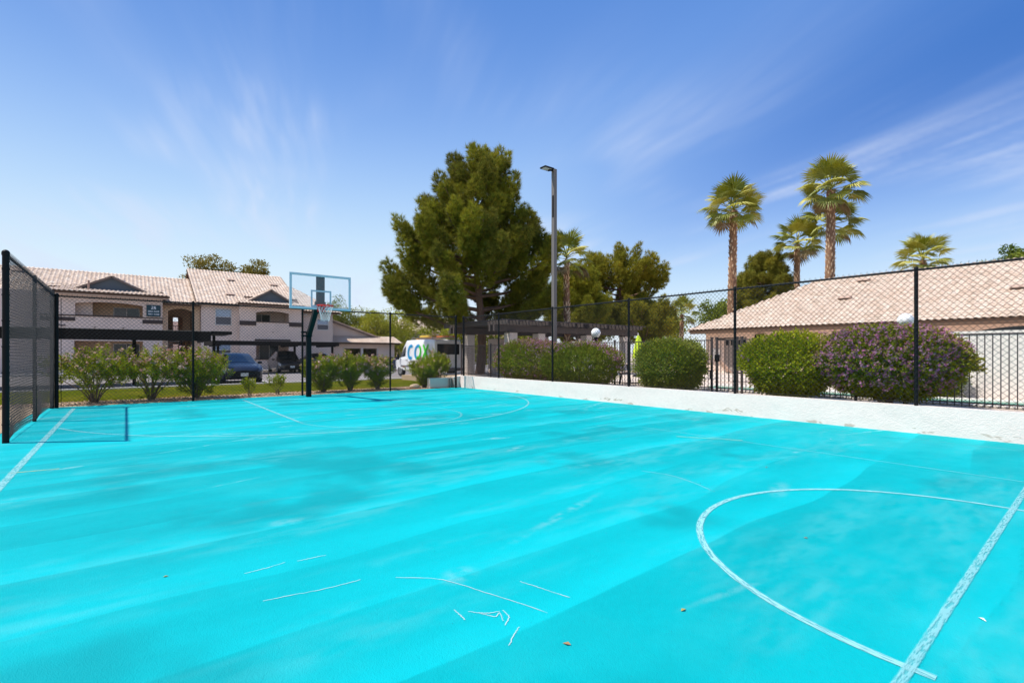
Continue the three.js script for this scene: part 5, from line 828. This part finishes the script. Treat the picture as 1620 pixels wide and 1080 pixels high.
leafTree({ label: 'pale green tree left of the clubhouse eave', x: 42.0, z: -28.5, H: 5.9, cy: 3.6, r: 3.0, clumps: 44, n: 110, cs: 0.8, c0: [0.273, 0.286, 0.025], c1: [0.410, 0.386, 0.029], seed: 21, y: Y });
leafTree({ label: 'green tree behind the left corner of the clubhouse roof', x: 45.9, z: -25.0, H: 6.6, cy: 4.4, r: 2.3, clumps: 60, n: 150, cs: 0.8, c0: [0.146, 0.185, 0.025], c1: [0.234, 0.269, 0.025], seed: 25, y: Y });
leafTree({ label: 'deep green tree rising over the right end of the clubhouse roof', x: 71.5, z: -6.2, H: 12.4, cy: 9.6, r: 4.6, clumps: 110, n: 170, cs: 1.0, ls: 1.3, c0: [0.098, 0.143, 0.017], c1: [0.195, 0.235, 0.025], seed: 29, y: Y });
leafTree({ label: 'low green shrubbery tree behind the pergola columns', x: 21.5, z: -27.5, H: 3.6, cy: 2.0, r: 3.4, clumps: 60, n: 110, cs: 0.8, c0: [0.215, 0.235, 0.025], c1: [0.370, 0.370, 0.029], seed: 31, y: 0 });
leafTree({ label: 'yellow-green tree peeping between the pine trunk and the van', x: 19.6, z: -32.5, H: 4.6, cy: 3.2, r: 2.2, clumps: 30, n: 120, cs: 0.7, c0: [0.312, 0.336, 0.021], c1: [0.420, 0.420, 0.025], seed: 37 });

// ---- fan palms
function frondGeo(seed) {
  const q = rng(seed), p = [], n = 24, c = V(0, 0, 1.0);
  for (const [w, y0, y1, z0, z1] of [[0.035, 0, 0.06, 0, 1.0]]) { p.push(-w, y0, z0, w, y0, z0, w * 0.5, y1, z1, -w, y0, z0, w * 0.5, y1, z1, -w * 0.5, y1, z1); p.push(-w, y0, z0, 0, y0 - 0.03, z0, 0, y1 - 0.03, z1, w, y0, z0, 0, y1 - 0.03, z1, 0, y0 - 0.03, z0); }
  c.y = 0.06;
  for (let i = 0; i < n; i++) {
    const a = lerp(-1.95, 1.95, (i + 0.5) / n) + (q() - 0.5) * 0.05, L = (0.92 - 0.22 * Math.abs(a) / 1.95) * (0.9 + 0.2 * q()), hw = 0.088, lift = -0.10 * a * a * 0.35;
    const D = (r, da) => { const x = Math.sin(a + da) * r, z = Math.cos(a + da) * r, dr = -0.42 * Math.pow(Math.max(0, r - 0.45), 1.6) * (1 + 0.8 * q()); return [c.x + x, c.y + lift * r + dr, c.z + z]; };
    const b = [c.x, c.y, c.z], m0 = D(L * 0.58, -hw), m1 = D(L * 0.58, hw), mc = D(L * 0.58, 0); mc[1] += 0.035; const e = D(L, 0); e[1] -= 0.06 * q();
    p.push(...b, ...m0, ...mc, ...b, ...mc, ...m1, ...m0, ...e, ...mc, ...mc, ...e, ...m1);
  }
  return triGeo(p);
}
const fronds = [frondGeo(3), frondGeo(7), frondGeo(12)], palmGreens = [[0.30, 0.31, 0.022], [0.38, 0.36, 0.03], [0.21, 0.235, 0.025], [0.46, 0.42, 0.055]].map((c) => new THREE.MeshPhysicalMaterial({ color: lin(...c), roughness: 0.5, transmission: 0.25, thickness: 0, side: THREE.DoubleSide })), palmDry = new THREE.MeshPhysicalMaterial({ color: lin(0.26, 0.19, 0.09), roughness: 0.8, side: THREE.DoubleSide });
function palm(label, x, z, h, r, s, n, seed, y = Y) {
  const t = thing('fan_palm', label, 'palm tree', [x, y, z], 0, 'fan palms'), q = rng(seed), H = h - y, bend = (q() - 0.5) * 0.5;
  mesh('trunk', tube([V(0, -0.05, 0), V(bend * 0.3, H * 0.4, 0), V(bend, H * 0.8, 0.1), V(bend, H, 0.1)], r * 1.12, r * 0.85, 12, 16), M.palmBark, t, false);
  const top = V(bend, H, 0.1), boots = [[], []];
  const nb = Math.round(H * 26); for (let i = 0; i < nb; i++) { const f = i / nb, yy = f * H, a = i * 2.399, bx = f < 0.4 ? bend * 0.3 * f / 0.4 : lerp(bend * 0.3, bend, Math.min(1, (f - 0.4) / 0.4)), rad = lerp(r * 1.1, r * 0.86, f), L = 0.16 + q() * 0.16; const g = new THREE.ConeGeometry(0.10, L * 1.3, 4, 1).rotateX(0.35 + q() * 0.35).translate(0, 0.03, rad * 0.98).rotateY(a).translate(bx, yy, 0.1 * f); boots[q() < 0.6 ? 0 : 1].push(g); }
  mesh('leaf_bases', boots[0], M.palmBoot, t, false).userData.kind = 'stuff'; mesh('old_leaf_bases', boots[1], M.palmBootDark, t, false).userData.kind = 'stuff';
  for (let i = 0; i < n; i++) { const f = (i + 0.5) / n, inc = lerp(1.35, -0.75, Math.pow(f, 0.9)) + (q() - 0.5) * 0.3, az = i * 2.39996 + seed, o = shared('frond', fronds[i % 3], f > 0.93 && q() < 0.6 ? palmDry : palmGreens[Math.floor(q() * 4)], t); o.position.copy(top).add(V(0, (1 - f) * 0.25, 0)); o.rotation.set(-inc, az, (q() - 0.5) * 0.9, 'YXZ'); o.scale.setScalar(s * (0.85 + 0.3 * q())); }
  return t;
}
palm('tall fan palm standing alone left of the palm group', 34.9, -18.35, 11.9, 0.27, 1.22, 38, 2);
palm('tallest fan palm with thick trunk right of the group', 45.05, -15.45, 14.7, 0.34, 1.42, 36, 5);
palm('shortest fan palm left in the group of three', 49.4, -19.7, 11.6, 0.25, 1.30, 26, 11);
palm('fan palm crown half hidden behind the tallest palm', 49.6, -17.0, 12.9, 0.27, 1.40, 28, 17);
palm('fan palm crown just showing over the clubhouse ridge', 57.4, -12.1, 9.9, 0.3, 1.30, 28, 23);
palm('fan palm with pale trunk between the light pole and the umbrella pine', 21.2, -21.5, 7.1, 0.17, 0.92, 26, 29);
palm('small distant fan palm left of the clubhouse', 40.0, -25.8, 5.0, 0.16, 0.85, 20, 37);

scene.updateMatrixWorld(true);
renderer.render(scene, camera);
